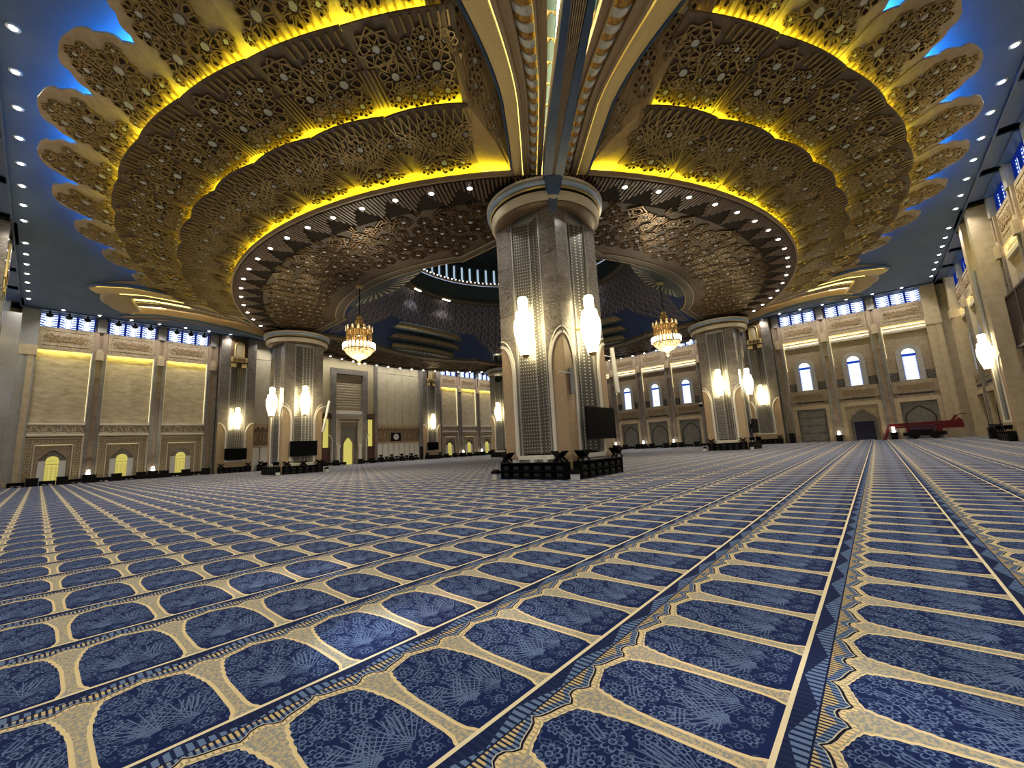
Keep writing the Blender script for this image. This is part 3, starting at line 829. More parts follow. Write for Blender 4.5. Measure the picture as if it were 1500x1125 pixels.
# ---------------------------------------------------------------- the four columns
CA, CS = 15.4445, 1.7756
def col_meshes():
    m = {}
    s = CS
    b = MB(); b.box(-1.25, 1.25, -1.25, 1.25, 0, 13.3); m['core'] = b.mesh('column_core', mt['dark'])
    # one corner slab: an L that wraps the corner (+,+ quadrant, rotated for the others)
    def L(z0, z1, lip=.012):
        b = MB(); a = .97
        P = [(a, s), (s, s), (s, a), (s-.5, a), (s-.5, s-.5), (a, s-.5)]
        b.prism(P, z0, z1, 0, lambda x, y, z: (x, y, z)); return b
    H = 1.18
    m['slab'] = L(.008, H-.008).mesh('marble_slab', mt['marble'])
    b = MB(); a = .97; d = s-.025
    b.prism([(a, d), (d, d), (d, a), (s-.5, a), (s-.5, s-.5), (a, s-.5)], 0, 12.35, 0, lambda x, y, z: (x, y, z)); m['backing'] = b.mesh('corner_backing', mt['black_slot'])
    # tan corner panel below the pointed arch, proud of the marble
    curve = [(1.09+(s-1.09)*(1-cos(pi/2*k/10)), 4.7+1.42*sin(pi/2*k/10)) for k in range(0, 11)]
    b = MB()
    for fn in (lambda u, v, w: (u, w, v), lambda u, v, w: (w, u, v)):
        b.prism([(1.09, 0)]+curve+[(s+.012, 0)], s-.05, s+.014, 0, fn)
    for z in (1.45, 2.72, 4.0):
        for fn in (lambda u, v, w: (u, w, v), lambda u, v, w: (w, u, v)):
            b.prism([(1.09, z), (s+.015, z), (s+.015, z+.02), (1.09, z+.02)], s, s+.017, 1, fn)
    m['tan'] = b.mesh('tan_corner_panel', [mt['tan'], mt['stone']])
    b = MB()
    outer = [(.98, .95), (.98, 4.7)]+[(.98+(s-.98)*(1-cos(pi/2*k/10)), 4.7+1.75*sin(pi/2*k/10)) for k in range(1, 11)]
    inner = [(1.07, .95), (1.07, 4.7)]+[(1.07+(s-1.07)*(1-cos(pi/2*k/10)), 4.7+1.48*sin(pi/2*k/10)) for k in range(1, 11)]
    for fn in (lambda u, v, w: (u, w, v), lambda u, v, w: (w, u, v)):
        b.ribbon(inner, .13, s-.02, s+.055, False, 0, fn); b.ribbon(outer, .06, s-.02, s+.035, False, 0, fn)
    m['arch'] = b.mesh('arch_moulding', mt['white'])
    # one face (outward +y)
    b = MB(); b.quad((-.78, s-.10, 1.05), (0, s-.42, 1.05), (0, s-.42, 12.05), (-.78, s-.10, 12.05)); b.quad((0, s-.42, 1.05), (.78, s-.10, 1.05), (.78, s-.10, 12.05), (0, s-.42, 12.05))
    m['screen'] = b.mesh('screen', mt['screen'])
    b = MB()
    for q in (-1, 1):
        b.ribbon([(q*.82, .95), (q*.82, 12.3)], .08, s-.3, s-.02, False, 0); b.ribbon([(q*.915, .95), (q*.915, 12.3)], .11, s-.4, s+.0, False, 1)
    b.ribbon([(0, 1.05), (0, 12.05)], .05, s-.44, s-.36, False, 0)
    b.prism([(-.9, 12.05), (.9, 12.05), (.9, 12.5), (-.9, 12.5)], s-.5, s-.12, 0)
    m['jamb'] = b.mesh('screen_frame', [mt['greyp'], mt['marble']])
    b = MB(); b.box(-1.0, 1.0, s-.45, s+.09, .80, .98); b.box(-1.1, 1.1, s-.45, s+.02, 0, .80); m['sill'] = b.mesh('face_sill', mt['white'])
    # capital ring
    b = MB()
    b.lathe([(1.9, 12.2), (2.40, 12.2), (2.52, 12.28), (2.54, 12.42)], 64, mi=1)
    b.lathe([(2.54, 12.30), (2.62, 12.30), (2.72, 12.40), (2.75, 12.55), (2.72, 12.66)], 64, mi=0)
    b.lathe([(2.72, 12.66), (2.60, 12.68), (2.60, 12.76), (2.74, 12.77)], 64, mi=2)
    b.lathe([(2.74, 12.77), (2.80, 12.80), (2.80, 12.86), (2.76, 12.88)], 64, mi=3)
    b.lathe([(2.76, 12.88), (2.90, 12.93), (2.93, 13.02), (2.88, 13.08)], 64, mi=4)
    b.lathe([(2.88, 13.08), (2.84, 13.10), (2.94, 13.14), (2.94, 13.24), (2.3, 13.26), (2.0, 13.26)], 64, mi=0)
    m['capital'] = b.mesh('capital_ring', [mt['cream'], mt['bronze'], mt['orn_dark'], mt['gold'], mt['blue_cap']], True)
    b = MB(); b.lathe([(2.1, 13.2), (2.1, 13.62)], 48); m['neck'] = b.mesh('capital_neck', mt['dark'])
    return m
mt['blue_cap'] = PLAIN('pale_blue_band', (.30, .40, .56), .3)
CM = col_meshes()
def column(x, y, label):
    r = tag(empty('column', (x, y, 0)), label, 'column', 'columns carrying the saucer ceiling')
    inst('column_core', CM['core'], r)
    for k in range(4):
        a = k*pi/2
        inst('corner_backing', CM['backing'], r, (0, 0, 0), a)
        for j in range(9):
            if j < 3: continue
            inst('marble_slab', CM['slab'], r, (0, 0, 1.72+1.18*j-.0), a) if j >= 2 else None
        inst('marble_slab', CM['slab'], r, (0, 0, 4.08), a); inst('marble_slab', CM['slab'], r, (0, 0, 2.9), a)
        inst('tan_corner_panel', CM['tan'], r, (0, 0, 0), a)
        inst('arch_moulding', CM['arch'], r, (0, 0, 0), a)
        inst('screen', CM['screen'], r, (0, 0, 0), a)
        inst('screen_frame', CM['jamb'], r, (0, 0, 0), a)
        inst('face_sill', CM['sill'], r, (0, 0, 0), a)
    inst('capital_ring', CM['capital'], r); inst('capital_neck', CM['neck'], r)
    return r
column(-CA, -CA, 'nearest grey marble column with a television on its right face, filling the centre of the photo')
column(-CA, CA, 'grey marble column left of the nearest one, in front of the mihrab wall')
column(CA, -CA, 'grey marble column right of the nearest one, in front of the arched windows')
column(CA, CA, 'far grey marble column mostly hidden behind the nearest one')

# ---------------------------------------------------------------- the saucer ceiling, one quarter per side
mt['soffit_edge'] = PLAIN('dark_soffit_edge', (.022, .016, .012), .8, 0, .1)
ZS = 13.6; RO = 24.3; RH = 16.4; HQ = 14.2
def hole_r(a):
    """radius of the central opening at angle a from a side's axis (a in +-45 deg): circle joined with a square"""
    return max(RH if abs(a) < radians(28.6) else 0, HQ/max(abs(cos(a)), abs(sin(a))))
AE = radians(40.9)
def soffit_mesh():
    b = MB(); n = 90; vs = []
    for i in range(n+1):
        a = -pi/4+pi/2*i/n
        rh = hole_r(a); vs += [(rh*cos(a), rh*sin(a), ZS), ((rh+.75)*cos(a), (rh+.75)*sin(a), ZS), (22.4*cos(a), 22.4*sin(a), ZS), (RO*cos(a), RO*sin(a), ZS),
                                (rh*cos(a), rh*sin(a), ZS+.35)]
    for i in range(n):
        p, q = 5*i, 5*i+5
        b.m += [1, 0, 4, 1]; b.f += [(p, q, q+1, p+1), (p+1, q+1, q+2, p+2), (p+2, q+2, q+3, p+3), (p+4, q+4, q, p)]
    b.v = vs
    for dr in (.06, .72):
        P = [((hole_r(a)+dr)*cos(a), (hole_r(a)+dr)*sin(a)) for a in [-pi/4+pi/2*i/n for i in range(n+1)]]
        b.ribbon(P, .07, ZS-.06, ZS+.01, False, 3, lambda u, v, w: (u, v, w))
    return b.mesh('soffit', [mt['soffit'], mt['soffit_band'], mt['dark'], mt['moulding'], mt['soffit_edge']])
def lip_mesh():
    b = MB(); n = 80; vs = []
    for i in range(n+1):
        a = -AE+2*AE*i/n
        vs += [(r*cos(a), r*sin(a), z) for r, z in ((RO, ZS-.02), (RO+.10, ZS-.02), (RO+.10, ZS+.22), (RO+.02, ZS+.22), (RO+.0, ZS))]
    for i in range(n):
        for k in range(4): b.f.append((5*i+k, 5*i+5+k, 5*i+6+k, 5*i+k+1)); b.m.append(0)
    b.v = vs
    return b.mesh('soffit_lip', mt['moulding'])
NSL = 190
def slat_len(i):
    t = ((90*(i+.5)/NSL+1.125) % 4.5)/4.5
    return round(.45+1.25*(1-abs(2*t-1)), 1)
SLM = {}
def slat_mesh(l):
    if l not in SLM:
        b = MB(); b.bar((24.27-l, 0, ZS-.04), (24.27, 0, ZS-.04), .115, .085); SLM[l] = b.mesh('slat', mt['slat'])
    return SLM[l]
def ros3(b, surf, rc, sc_, R, n, h=.085, wd=.03, inlay=True, rin=.30, bul=.2, star=False):
    """an outlined flower on a curved surface; surf(rho, sigma, h) gives points"""
    hw = R*.74*math.tan(pi/n)
    for k in range(n):
        a = 2*pi*(k+.25)/n; ca, sa = cos(a), sin(a)
        P = [(rin, 0), (.58, .72), (.82, 1.0), (1.0, 0), (.82, -1.0), (.58, -.72)] if not star else [(rin*1.1, .62), (1.0, 0), (rin*1.1, -.62)]
        Q = [(rc+R*p*ca-hw*q*sa, sc_+R*p*sa+hw*q*ca) for p, q in P]
        m = len(Q)
        if inlay and not star:  # petal interior filled dark in place of its shade
            b.add([surf(x, y, .012) for x, y in Q], [tuple(range(m))], 1)
        cx = sum(x for x, _ in Q)/m; cy = sum(y for _, y in Q)/m
        f = 1-wd/(min(R*.34, hw*.8))*.8
        I = [(cx+(x-cx)*f, cy+(y-cy)*f) for x, y in Q]
        vs = [surf(x, y, h) for x, y in Q]+[surf(x, y, h) for x, y in I]+[surf(x, y, 0) for x, y in Q]+[surf(x, y, 0) for x, y in I]
        rg = range(m) if not star else range(m-1)
        fs = []
        for i in rg:
            j = (i+1) % m
            fs += [(i, j, m+j, m+i), (2*m+i, 2*m+j, j, i), (m+i, m+j, 3*m+j, 3*m+i)]
        b.add(vs, fs, 0)
    b.add([surf(rc+R*rin*.75*cos(2*pi*i/8), sc_+R*rin*.75*sin(2*pi*i/8), h*.8) for i in range(8)], [tuple(range(8))], 2)
def line3(b, surf, p, q, wd=.04, h=.085, seg=3, mi=0):
    for i in range(seg):
        a = [p[k]+(q[k]-p[k])*i/seg for k in (0, 1)]; c = [p[k]+(q[k]-p[k])*(i+1)/seg for k in (0, 1)]
        dx, dy = c[0]-a[0], c[1]-a[1]; l = hypot(dx, dy) or 1; nx, ny = -dy/l*wd/2, dx/l*wd/2
        vs = [surf(x, y, hh) for hh in (0, h) for x, y in ((a[0]+nx, a[1]+ny), (a[0]-nx, a[1]-ny), (c[0]-nx, c[1]-ny), (c[0]+nx, c[1]+ny))]
        b.add(vs, [(4, 5, 6, 7), (0, 3, 7, 4), (1, 5, 6, 2)], mi)
def poly3(b, surf, pts, closed=True, **k):
    n = len(pts)
    for i in range(n if closed else n-1): line3(b, surf, pts[i], pts[(i+1) % n], seg=1, **k)

HA = radians(3.75)
TIERS = [  # r0, z0, r1, z1, bulge of outline, sag of cross-section
    (23.82, 14.16, 27.12, 14.72, .24, .09),
    (26.66, 15.17, 30.12, 15.58, .14, .15),
    (29.66, 16.02, 32.95, 16.95, 0.0, .22)]
W3 = [(0, 1), (.50, 1), (.56, .97), (.61, .90), (.645, .83), (.67, .82), (.71, .83), (.76, .78), (.80, .70), (.83, .62), (.85, .60), (.885, .60), (.93, .53), (.965, .40), (.985, .27), (1, .08)]
def tier_surf(k):
    r0, z0, r1, z1, bu, sag = TIERS[k]; L = r1-r0
    def S(rho, sig, h):
        """rho: metres out from the inner edge; sig: metres across"""
        t = rho/L; r = r0+rho
        a = sig/max(.1, r*HA)
        rr = r+(bu*max(0, 1-a*a)*max(0, t) if k < 2 else 0)
        z = z0+(z1-z0)*t + (.10*sin(pi*min(1, max(0, t))) if k < 2 else .18*sin(pi*min(1, max(0, t)))*.6) - sag*(1-a*a) + sag*.6 + (.05*a if k == 2 else .025*a)
        ang = sig/r
        return (rr*cos(ang)+h*.36, rr*sin(ang), z-h*.93)
    return S, L, r0
def petal_mesh(k):
    S, L, r0 = tier_surf(k); b = MB()
    def P(u, v):
        rho = L*u; a = 2*v-1
        wd = (r0+rho)*HA*(1.03*lerp(W3, u) if k == 2 else .992)
        return S(rho, a*wd, 0)
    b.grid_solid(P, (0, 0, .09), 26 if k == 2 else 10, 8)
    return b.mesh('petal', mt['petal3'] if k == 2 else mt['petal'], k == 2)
def orn_mesh(k):
    S, L, r0 = tier_surf(k); b = MB(); R = lambda *a, **q: ros3(b, S, *a, **q)
    if k == 2:
        for i in range(11):
            q = -1.5+.3*i; line3(b, S, (.25, q), (.62+.14*(i % 2), q*1.02), seg=1, wd=.07)
        R(1.08, -.78, .74, 10, wd=.06); R(.95, .62, .42, 8, wd=.05, star=True); R(.98, .62, .62, 8, wd=.05); R(.78, 1.42, .34, 8, wd=.04); R(.62, -1.6, .25, 7, wd=.035)
        R(1.82, .62, .72, 10, wd=.06); R(1.66, -.05, .30, 6, wd=.04); R(1.95, -1.0, .46, 8, wd=.05)
        for q in (-.5, -.32, -.14): line3(b, S, (1.35, q*.8), (2.0, q*1.3), wd=.06)
        R(2.42, -.52, .48, 9, wd=.05); R(2.46, .30, .34, 8, wd=.045); R(2.86, -.12, .32, 8, wd=.04); R(2.80, .42, .22, 6, wd=.03); R(2.2, 1.22, .26, 7, wd=.04)
        for q in (-.1, .06, .2): line3(b, S, (2.0, q), (2.7, q*1.5), wd=.05)
    elif k == 1:
        for c in (-1.0, -.33, .33, 1.0):
            R(.70, c, .46, 10, wd=.04, h=.08); R(.70, c, .24, 8, wd=.03, star=True, inlay=False)
        for c in (-.66, 0, .66): R(1.05, c, .30, 8, wd=.035)
        R(1.62, .86, .70, 8, wd=.06); R(1.50, -.78, .66, 8, wd=.06); R(1.35, .06, .34, 8, wd=.04, star=True)
        for q in (-1.62, -1.45, 1.55, 1.7): line3(b, S, (.4, q), (1.9, q*1.06), wd=.07)
        R(2.52, -1.05, .64, 8, wd=.05); R(2.52, -1.05, .36, 8, star=True, wd=.045, inlay=False)
        poly3(b, S, [(1.98, -1.62), (1.98, -.48), (3.06, -.48), (3.06, -1.62)], wd=.05)
        poly3(b, S, [(1.74, -1.05), (2.52, -.27), (3.28, -1.05), (2.52, -1.83)], wd=.05)
        R(2.35, .10, .36, 8, wd=.04); R(2.62, .66, .40, 8, wd=.045); R(2.4, 1.42, .44, 8, wd=.045); R(2.02, .15, .24, 6, wd=.03)
        for i in range(7): line3(b, S, (2.86, -.1+.3*i), (3.36, -.1+.31*i), wd=.07, seg=1)
        for q in (-.4, -.2, 0, .2): line3(b, S, (1.45, q*.5), (2.3, q*1.6), wd=.06)
        for q in (.8, 1.0, 1.2): line3(b, S, (2.2, q), (2.9, q*1.15), wd=.05)
    else:
        R(.78, 0, .36, 9, star=True, wd=.06, h=.1); R(.80, 0, .56, 8, wd=.045); R(.72, -.85, .44, 10, wd=.035); R(.72, .85, .44, 10, wd=.035)
        for q in (-1, 1):
            for i in range(8): line3(b, S, (.5, q*1.52), (1.05+.25*i, q*.12*i), wd=.05)
            for i in range(6): line3(b, S, (1.15, q*.08*i), (2.5, q*(.35+.24*i)), wd=.05)
            for i in range(3): line3(b, S, (1.4+.2*i, q*.2), (2.0+.3*i, q*1.5), wd=.045)
        poly3(b, S, [(1.0, -.6), (1.5, -.42), (1.2, -.1), (1.75, 0), (1.2, .1), (1.5, .42), (1.0, .6)], False, wd=.055)
        R(2.12, 0, .56, 8, wd=.055); R(2.12, 0, .30, 8, star=True, wd=.04, inlay=False)
        R(1.85, -1.22, .56, 10, wd=.05); R(1.85, -1.22, .3, 8, star=True, wd=.04, inlay=False); R(1.95, 1.3, .50, 10, wd=.05)
        poly3(b, S, [(2.12+.78*cos(pi*i/4), .78*sin(pi*i/4)) for i in range(8)], wd=.05)
        for i in range(10): line3(b, S, (2.45, -1.6+.36*i), (3.2, -1.65+.37*i+.18), wd=.06, seg=1)
        for i in range(10): line3(b, S, (2.45, -1.6+.36*i), (3.2, -1.65+.37*i-.18), wd=.06, seg=1)
    return b.mesh('carved_ornament', [mt['orn'], mt['orn_dark'], mt['orn_blue']])
def led_mesh(r, z, a0, mat, hh=.05, ww=.12):
    b = MB(); n = 40; vs = []
    for i in range(n+1):
        a = -a0+2*a0*i/n; vs += [(r*cos(a), r*sin(a), z), ((r+ww)*cos(a), (r+ww)*sin(a), z+hh)]
    b.v = vs
    for i in range(n): b.f.append((2*i, 2*i+1, 2*i+3, 2*i+2)); b.m.append(0)
    return b.mesh('led_strip', mat)
def trough_mesh(r, z, a0):
    b = MB(); n = 40; vs = []
    for i in range(n+1):
        a = -a0+2*a0*i/n; vs += [(q*cos(a), q*sin(a), zz) for q, zz in ((r+.12, z-.04), (r-.25, z-.04), (r-.3, z+.75))]
    b.v = vs
    for i in range(n):
        for k in range(2): b.f.append((3*i+k, 3*i+3+k, 3*i+4+k, 3*i+1+k)); b.m.append(0)
    return b.mesh('cove_trough', mt['cream'])
def relief_mesh():
    """cast flowers over the soffit's inner field"""
    b = MB(); rnd = random.Random(3)
    S = lambda x, y, h: (x, y, ZS-.004-h)
    r = 17.6; row = 0
    while r < 22.1:
        n = int(r*pi/2/1.02)
        for i in range(n):
            a = -pi/4+pi/2*(i+.5*(row % 2)+.25)/n
            if r < hole_r(a)+1.25: continue
            if hypot(r*cos(a)-CA, abs(r*sin(a))-CA) < 3.2: continue
            R = rnd.uniform(.38, .54); nn = rnd.choice((6, 8, 8, 10))
            rj = r+rnd.uniform(-.2, .2); ros3(b, S, rj*cos(a), rj*sin(a), R, nn, h=.06, wd=.045, inlay=rnd.random() < .6, star=rnd.random() < .2)
            if rnd.random() < .5:
                q = a+rnd.uniform(-.02, .02)
                for s in (-.12, 0, .12): line3(b, S, ((r+.5)*cos(q), (r+.5)*sin(q)+s), ((r+1.0)*cos(q), (r+1.0)*sin(q)+s*2), seg=1, wd=.04)
        r += .80; row += 1
    for i in range(10):
        a = radians(-40.5+9*i); r = 22.0
        for kx in (.55, .3): poly3(b, S, [((r-kx*1.2)*cos(a), (r-kx*1.2)*sin(a)), (r*cos(a+kx*.05), r*sin(a+kx*.05)), ((r+kx*.8)*cos(a), (r+kx*.8)*sin(a)), (r*cos(a-kx*.05), r*sin(a-kx*.05))], wd=.06)
    return b.mesh('cast_flowers', [mt['bronze_hi'], mt['orn_dark'], mt['orn_blue']])
mt['bronze_hi'] = PLAIN('bronze_relief', (.155, .092, .034), .33, .5)
SM = dict(soffit=soffit_mesh(), lip=lip_mesh(), relief=relief_mesh())
PM = [petal_mesh(k) for k in range(3)]; OM = [orn_mesh(k) for k in range(3)]
def canopy(ang, label, full):
    r = tag(empty('saucer_canopy', (0, 0, ZS), ang), label, 'canopy', 'quarters of the gilded saucer ceiling')
    D = (0, 0, -ZS)
    inst('soffit', SM['soffit'], r, D); inst('soffit_lip', SM['lip'], r, D)
    for i in range(NSL): inst('slat', slat_mesh(slat_len(i)), r, D, -pi/4+pi/2*(i+.5)/NSL)
    inst('cast_flowers', SM['relief'], r, D)['kind'] = 'stuff'
    if not full:
        # outer skin of the quarters seen only from below
        b = MB(); n = 30; vs = []
        for i in range(n+1):
            a = -pi/4+pi/2*i/n; vs += [(q*cos(a), q*sin(a), z) for q, z in ((24.35, 13.8), (27.1, 14.8), (30.1, 15.7), (32.6, 17.4))]
        b.v = vs
        for i in range(n):
            for k in range(3): b.f.append((4*i+k, 4*i+4+k, 4*i+5+k, 4*i+k+1)); b.m.append(0)
        b.build('outer_skin', mt['petal'], r, D); return r
    for k in range(3):
        rr = (24.02, 26.80, 29.82)[k]; zz = (13.88, 14.90, 15.75)[k]
        aa = radians((40.6, 37.3, 36.6)[k])
        inst('cove_trough', trough_mesh(rr, zz, aa), r, D)
        inst('led_strip', led_mesh(rr-.02, zz, aa, mt['led_yellow']), r, D)
        n = 10
        for i in range(n):
            p = inst('petal', PM[k], r, D, radians(-33.75+7.5*i))
            inst('carved_ornament', OM[k], p)
    inst('uplight_strip', led_mesh(30.9, 17.0, radians(38), mt['led_blue'], .02, .25), r, D)
    # tan side panels that close the tiers beside the diagonal ribs
    for s in (-1, 1):
        b = MB()
        inn = [(24.0, 40.75, 14.1), (25.5, 39.2, 14.50), (27.05, 37.45, 14.72), (28.6, 36.9, 15.40), (30.1, 35.8, 15.62), (33.2, 36.0, 17.2)]
        out = [(24.0, 40.9, 14.4), (25.5, 40.4, 14.9), (27.0, 39.9, 15.6), (28.6, 38.65, 16.2), (30.4, 37.3, 16.7), (33.2, 36.7, 17.45)]
        # wedges between the outermost petal and the panel
        for (pa, pb) in ((0, 2), (2, 4)):
            for i in range(pa, pb):
                q = []
                zz_ = lambda R_, A_, Z_: (R_*cos(s*radians(A_)), R_*sin(s*radians(A_)), Z_+.03)
                (Ra, Aa, Za), (Rb, Ab, Zb) = inn[i], inn[i+1]
                b.quad(zz_(Ra, Aa, Za), zz_(Rb, Ab, Zb), zz_(Rb, 36.9 if i == pb-1 else 37.1, Zb), zz_(Ra, 36.9, Za+(.1 if i in (0, 2) else 0)))
        for i in range(5):
            q = []
            for R_, A_, Z_ in (inn[i], inn[i+1], out[i+1], out[i]):
                a = s*radians(A_); q.append((R_*cos(a), R_*sin(a), Z_))
            b.quad(*q)
            # ribs and flowers over the panel
            A, B, C_, D_ = [Vector(v) for v in q]; nrm = (B-A).cross(D_-A).normalized()
            if nrm.z > 0: nrm = -nrm
            def SS(x, y, h, A=A, B=B, C_=C_, D_=D_, nrm=nrm):
                return tuple((A*(1-x)+B*x)*(1-y)+(D_*(1-x)+C_*x)*y+nrm*(h+.004))
            ln = (B-A).length; wd = max(.5, (D_-A).length)
            S2 = lambda x, y, h: SS(x/ln, y/wd, h)
            for f in (.3, .7):
                if wd > .6: ros3(b, S2, ln*f, wd*(.35 if f < .5 else .6), min(.42, wd*.38), 8, wd=.04)
            for f in (.15, .3, .45, .6, .75, .9): line3(b, S2, (0.02, wd*f), (ln*.98, wd*min(.96, f+.12)), wd=.03, seg=1)
        bb = b.mesh('side_panel', [mt['petal_tan'], mt['orn_dark'], mt['orn_blue']])
        # the flowers use slot 0 too (same gilt stone)
        inst('side_panel', bb, r, D)
    return r
canopy(pi, 'gilded petal tiers with yellow cove light left of the nearest column', True)
canopy(-pi/2, 'gilded petal tiers with yellow cove light right of the nearest column', True)
canopy(pi/2, 'dark carved soffit over the far left, behind the left chandelier', False)
canopy(0.0, 'dark carved soffit over the far right, behind the right chandelier', False)

# ---------------------------------------------------------------- diagonal ribs that spring from the columns
KW = [(23.2, 1.45), (24.3, 1.72), (25.5, 1.93), (27, 2.25), (28, 2.66), (29, 3.2), (30, 3.8), (31, 4.25), (32.5, 4.6), (34, 4.8), (37, 4.6), (38.2, 4.0)]
KZ = [(23.2, 13.25), (24.3, 13.75), (27, 14.95), (30.5, 15.9), (34, 16.6), (38.4, 17.1)]
FZ = [(23.4, 12.55), (24.7, 13.1), (27.5, 14.05), (31, 15.0), (35, 15.75), (39, 15.95)]
def rib_meshes():
    RS = [23.3+.5*i for i in range(31)]
    def pt(r, s, dz): return (r, s*lerp(KW, r), lerp(KZ, r)+dz+(abs(s)-.6)*min(.75, max(0, (r-24)*.15)))
    def strip(prof, sgn, rs=RS):
        b = MB(); k = len(prof); b.v = [pt(r, sgn*s, dz) for r in rs for s, dz in prof]
        for i in range(len(rs)-1):
            for q in range(k-1): b.f.append((i*k+q, i*k+k+q, i*k+k+q+1, i*k+q+1)); b.m.append(0)
        return b
    m = {}
    for sgn in (-1, 1):
        m['gold', sgn] = strip([(.757, .12), (.757, .0), (.80, -.05), (.88, -.09), (.96, -.09), (1.0, -.04), (1.0, .10)], sgn).mesh('gold_band', mt['gold_paint'], True)
        m['edge', sgn] = strip([(1.0, .06), (1.02, -.04), (1.06, -.04), (1.07, .06), (1.07, .22)], sgn).mesh('blue_edge', mt['blue_edge'])
        q_ = strip([(1.065, .1), (1.065, .85)], sgn); q_.v = [(x, y, min(z, 17.46)) for x, y, z in q_.v]; m['skirt', sgn] = q_.mesh('side_skirt', mt['petal_tan'])
        OS = [30.8+.5*i for i in range(14)]
        m['led4', sgn] = [strip([(a_, .0), (b_, .0)], sgn, OS).mesh('led_strip', mt['led_rib_out']) for a_, b_ in ((.736, .80), (.51, .575), (.985, 1.004))]
        m['led3', sgn] = strip([(.357, .16), (.357, .26)], sgn).mesh('led_strip', mt['led_rib2'])
        m['led2', sgn] = strip([(.737, .11), (.755, .11)], sgn).mesh('led_strip', mt['led_rib2'])
        m['mold2', sgn] = strip([(.555, .3), (.555, .02), (.60, -.02), (.62, .06), (.66, .06), (.68, -.02), (.735, .02), (.735, .3)], sgn).mesh('moulding', mt['moulding'])
        m['mold1', sgn] = strip([(.235, .35), (.235, .04), (.28, 0), (.29, .08), (.32, .08), (.33, 0), (.355, .04), (.355, .35)], sgn).mesh('moulding', mt['moulding'])
        m['tile', sgn] = strip([(.10, .55), (.24, .45)], sgn).mesh('tile_bed', mt['gold_paint'])
        m['led', sgn] = strip([(.122, .26), (.136, .40)], sgn).mesh('led_strip', mt['led_rib'])
        # striped blocks, each its own piece
        bl = []; r = 23.5; i = 0
        while r < 37.8:
            d = .17+.010*(r-23.5)
            b = MB(); n = 6
            vs = []
            for rr in (r, r+d-.012):
                for q in range(n+1):
                    s = .36+.19*q/n; vs.append(pt(rr, sgn*s, .22-.16*sin(pi*q/n)-(.05 if i % 2 else 0)))
                vs.append(pt(rr, sgn*.55, .45)); vs.append(pt(rr, sgn*.36, .45))
            k = n+3; b.add(vs, [tuple(range(k-1, -1, -1)), tuple(range(k, 2*k))]+[(q, (q+1) % k, k+(q+1) % k, k+q) for q in range(k)])
            bl.append(b.mesh('striped_block', mt['pale_block'] if i % 2 else mt['amber'])); r += d; i += 1
        m['blocks', sgn] = bl
        tl = []; r = 24.4
        while r < 37:
            d = .75; b = MB(); c = r+d/2
            P = [(r, .12), (r+d*.45, .115), (r+d*.8, .15), (r+d*.92, .18), (r+d*.8, .21), (r+d*.45, .235), (r, .235)]
            b.add([pt(a, sgn*s, .44) for a, s in P]+[pt(a, sgn*s, .54) for a, s in P], [tuple(range(7))]+[(q, (q+1) % 7, 7+(q+1) % 7, 7+q) for q in range(7)])
            tl.append(b.mesh('scallop_tile', mt['teal'])); r += d
        m['tiles', sgn] = tl
    b = MB(); n = len(RS)
    b.v = [v for r in RS for v in ((r, -lerp(KW, r)*1.06, min(17.46, lerp(KZ, r)+.8)), (r, lerp(KW, r)*1.06, min(17.46, lerp(KZ, r)+.8)))]
    for i in range(n-1): b.f.append((2*i, 2*i+2, 2*i+3, 2*i+1)); b.m.append(0)
    m['top'] = b.mesh('rib_back', mt['bronze'])
    # central fin: two blue beams and brown ribs between, from the column's ring outwards
    FR = [23.55+.5*i for i in range(31)]
    def fz(r): return lerp(FZ, r)
    def beam(y0, y1, dz, mat, name, rs=FR, h=.9):
        b = MB(); b.v = [v for r in rs for v in ((r, y0(r), fz(r)+dz), (r, y1(r), fz(r)+dz), (r, y1(r), fz(r)+dz+h), (r, y0(r), fz(r)+dz+h))]
        for i in range(len(rs)-1):
            for q in range(4): b.f.append((4*i+q, 4*i+4+q, 4*i+4+(q+1) % 4, 4*i+(q+1) % 4)); b.m.append(0)
        b.f += [(0, 1, 2, 3), tuple(4*(len(rs)-1)+q for q in (3, 2, 1, 0))]; b.m += [0, 0]
        return b.mesh(name, mat)
    hw = lambda r: lerp([(23.5, .36), (25, .46), (28, .5), (39, .52)], r)
    inr = lambda r: lerp([(23.5, .02), (25, .06), (28, .16), (31, .28), (39, .34)], r)
    m['finL'] = beam(lambda r: -hw(r), lambda r: -inr(r), 0, mt['blue_edge'], 'blue_beam', FR, .24); m['finR'] = beam(inr, hw, 0, mt['blue_edge'], 'blue_beam', FR, .24)
    m['finS'] = beam(lambda r: -hw(r)+.03, lambda r: hw(r)-.03, .235, mt['moulding'], 'fin_side', FR, .62)
    m['fins'] = []
    for k in range(7):
        f = lambda r, k=k: -inr(r)+2*inr(r)*(k+.06)/7
        g = lambda r, k=k: -inr(r)+2*inr(r)*(k+.60)/7
        m['fins'].append(beam(f, g, .05, mt['moulding'], 'fin_rib', FR[2:], .3))
    m['finB'] = beam(lambda r: -inr(r), inr, .22, mt['orn_dark'], 'fin_core')
    # tip that comes down over the column's ring
    b = MB()
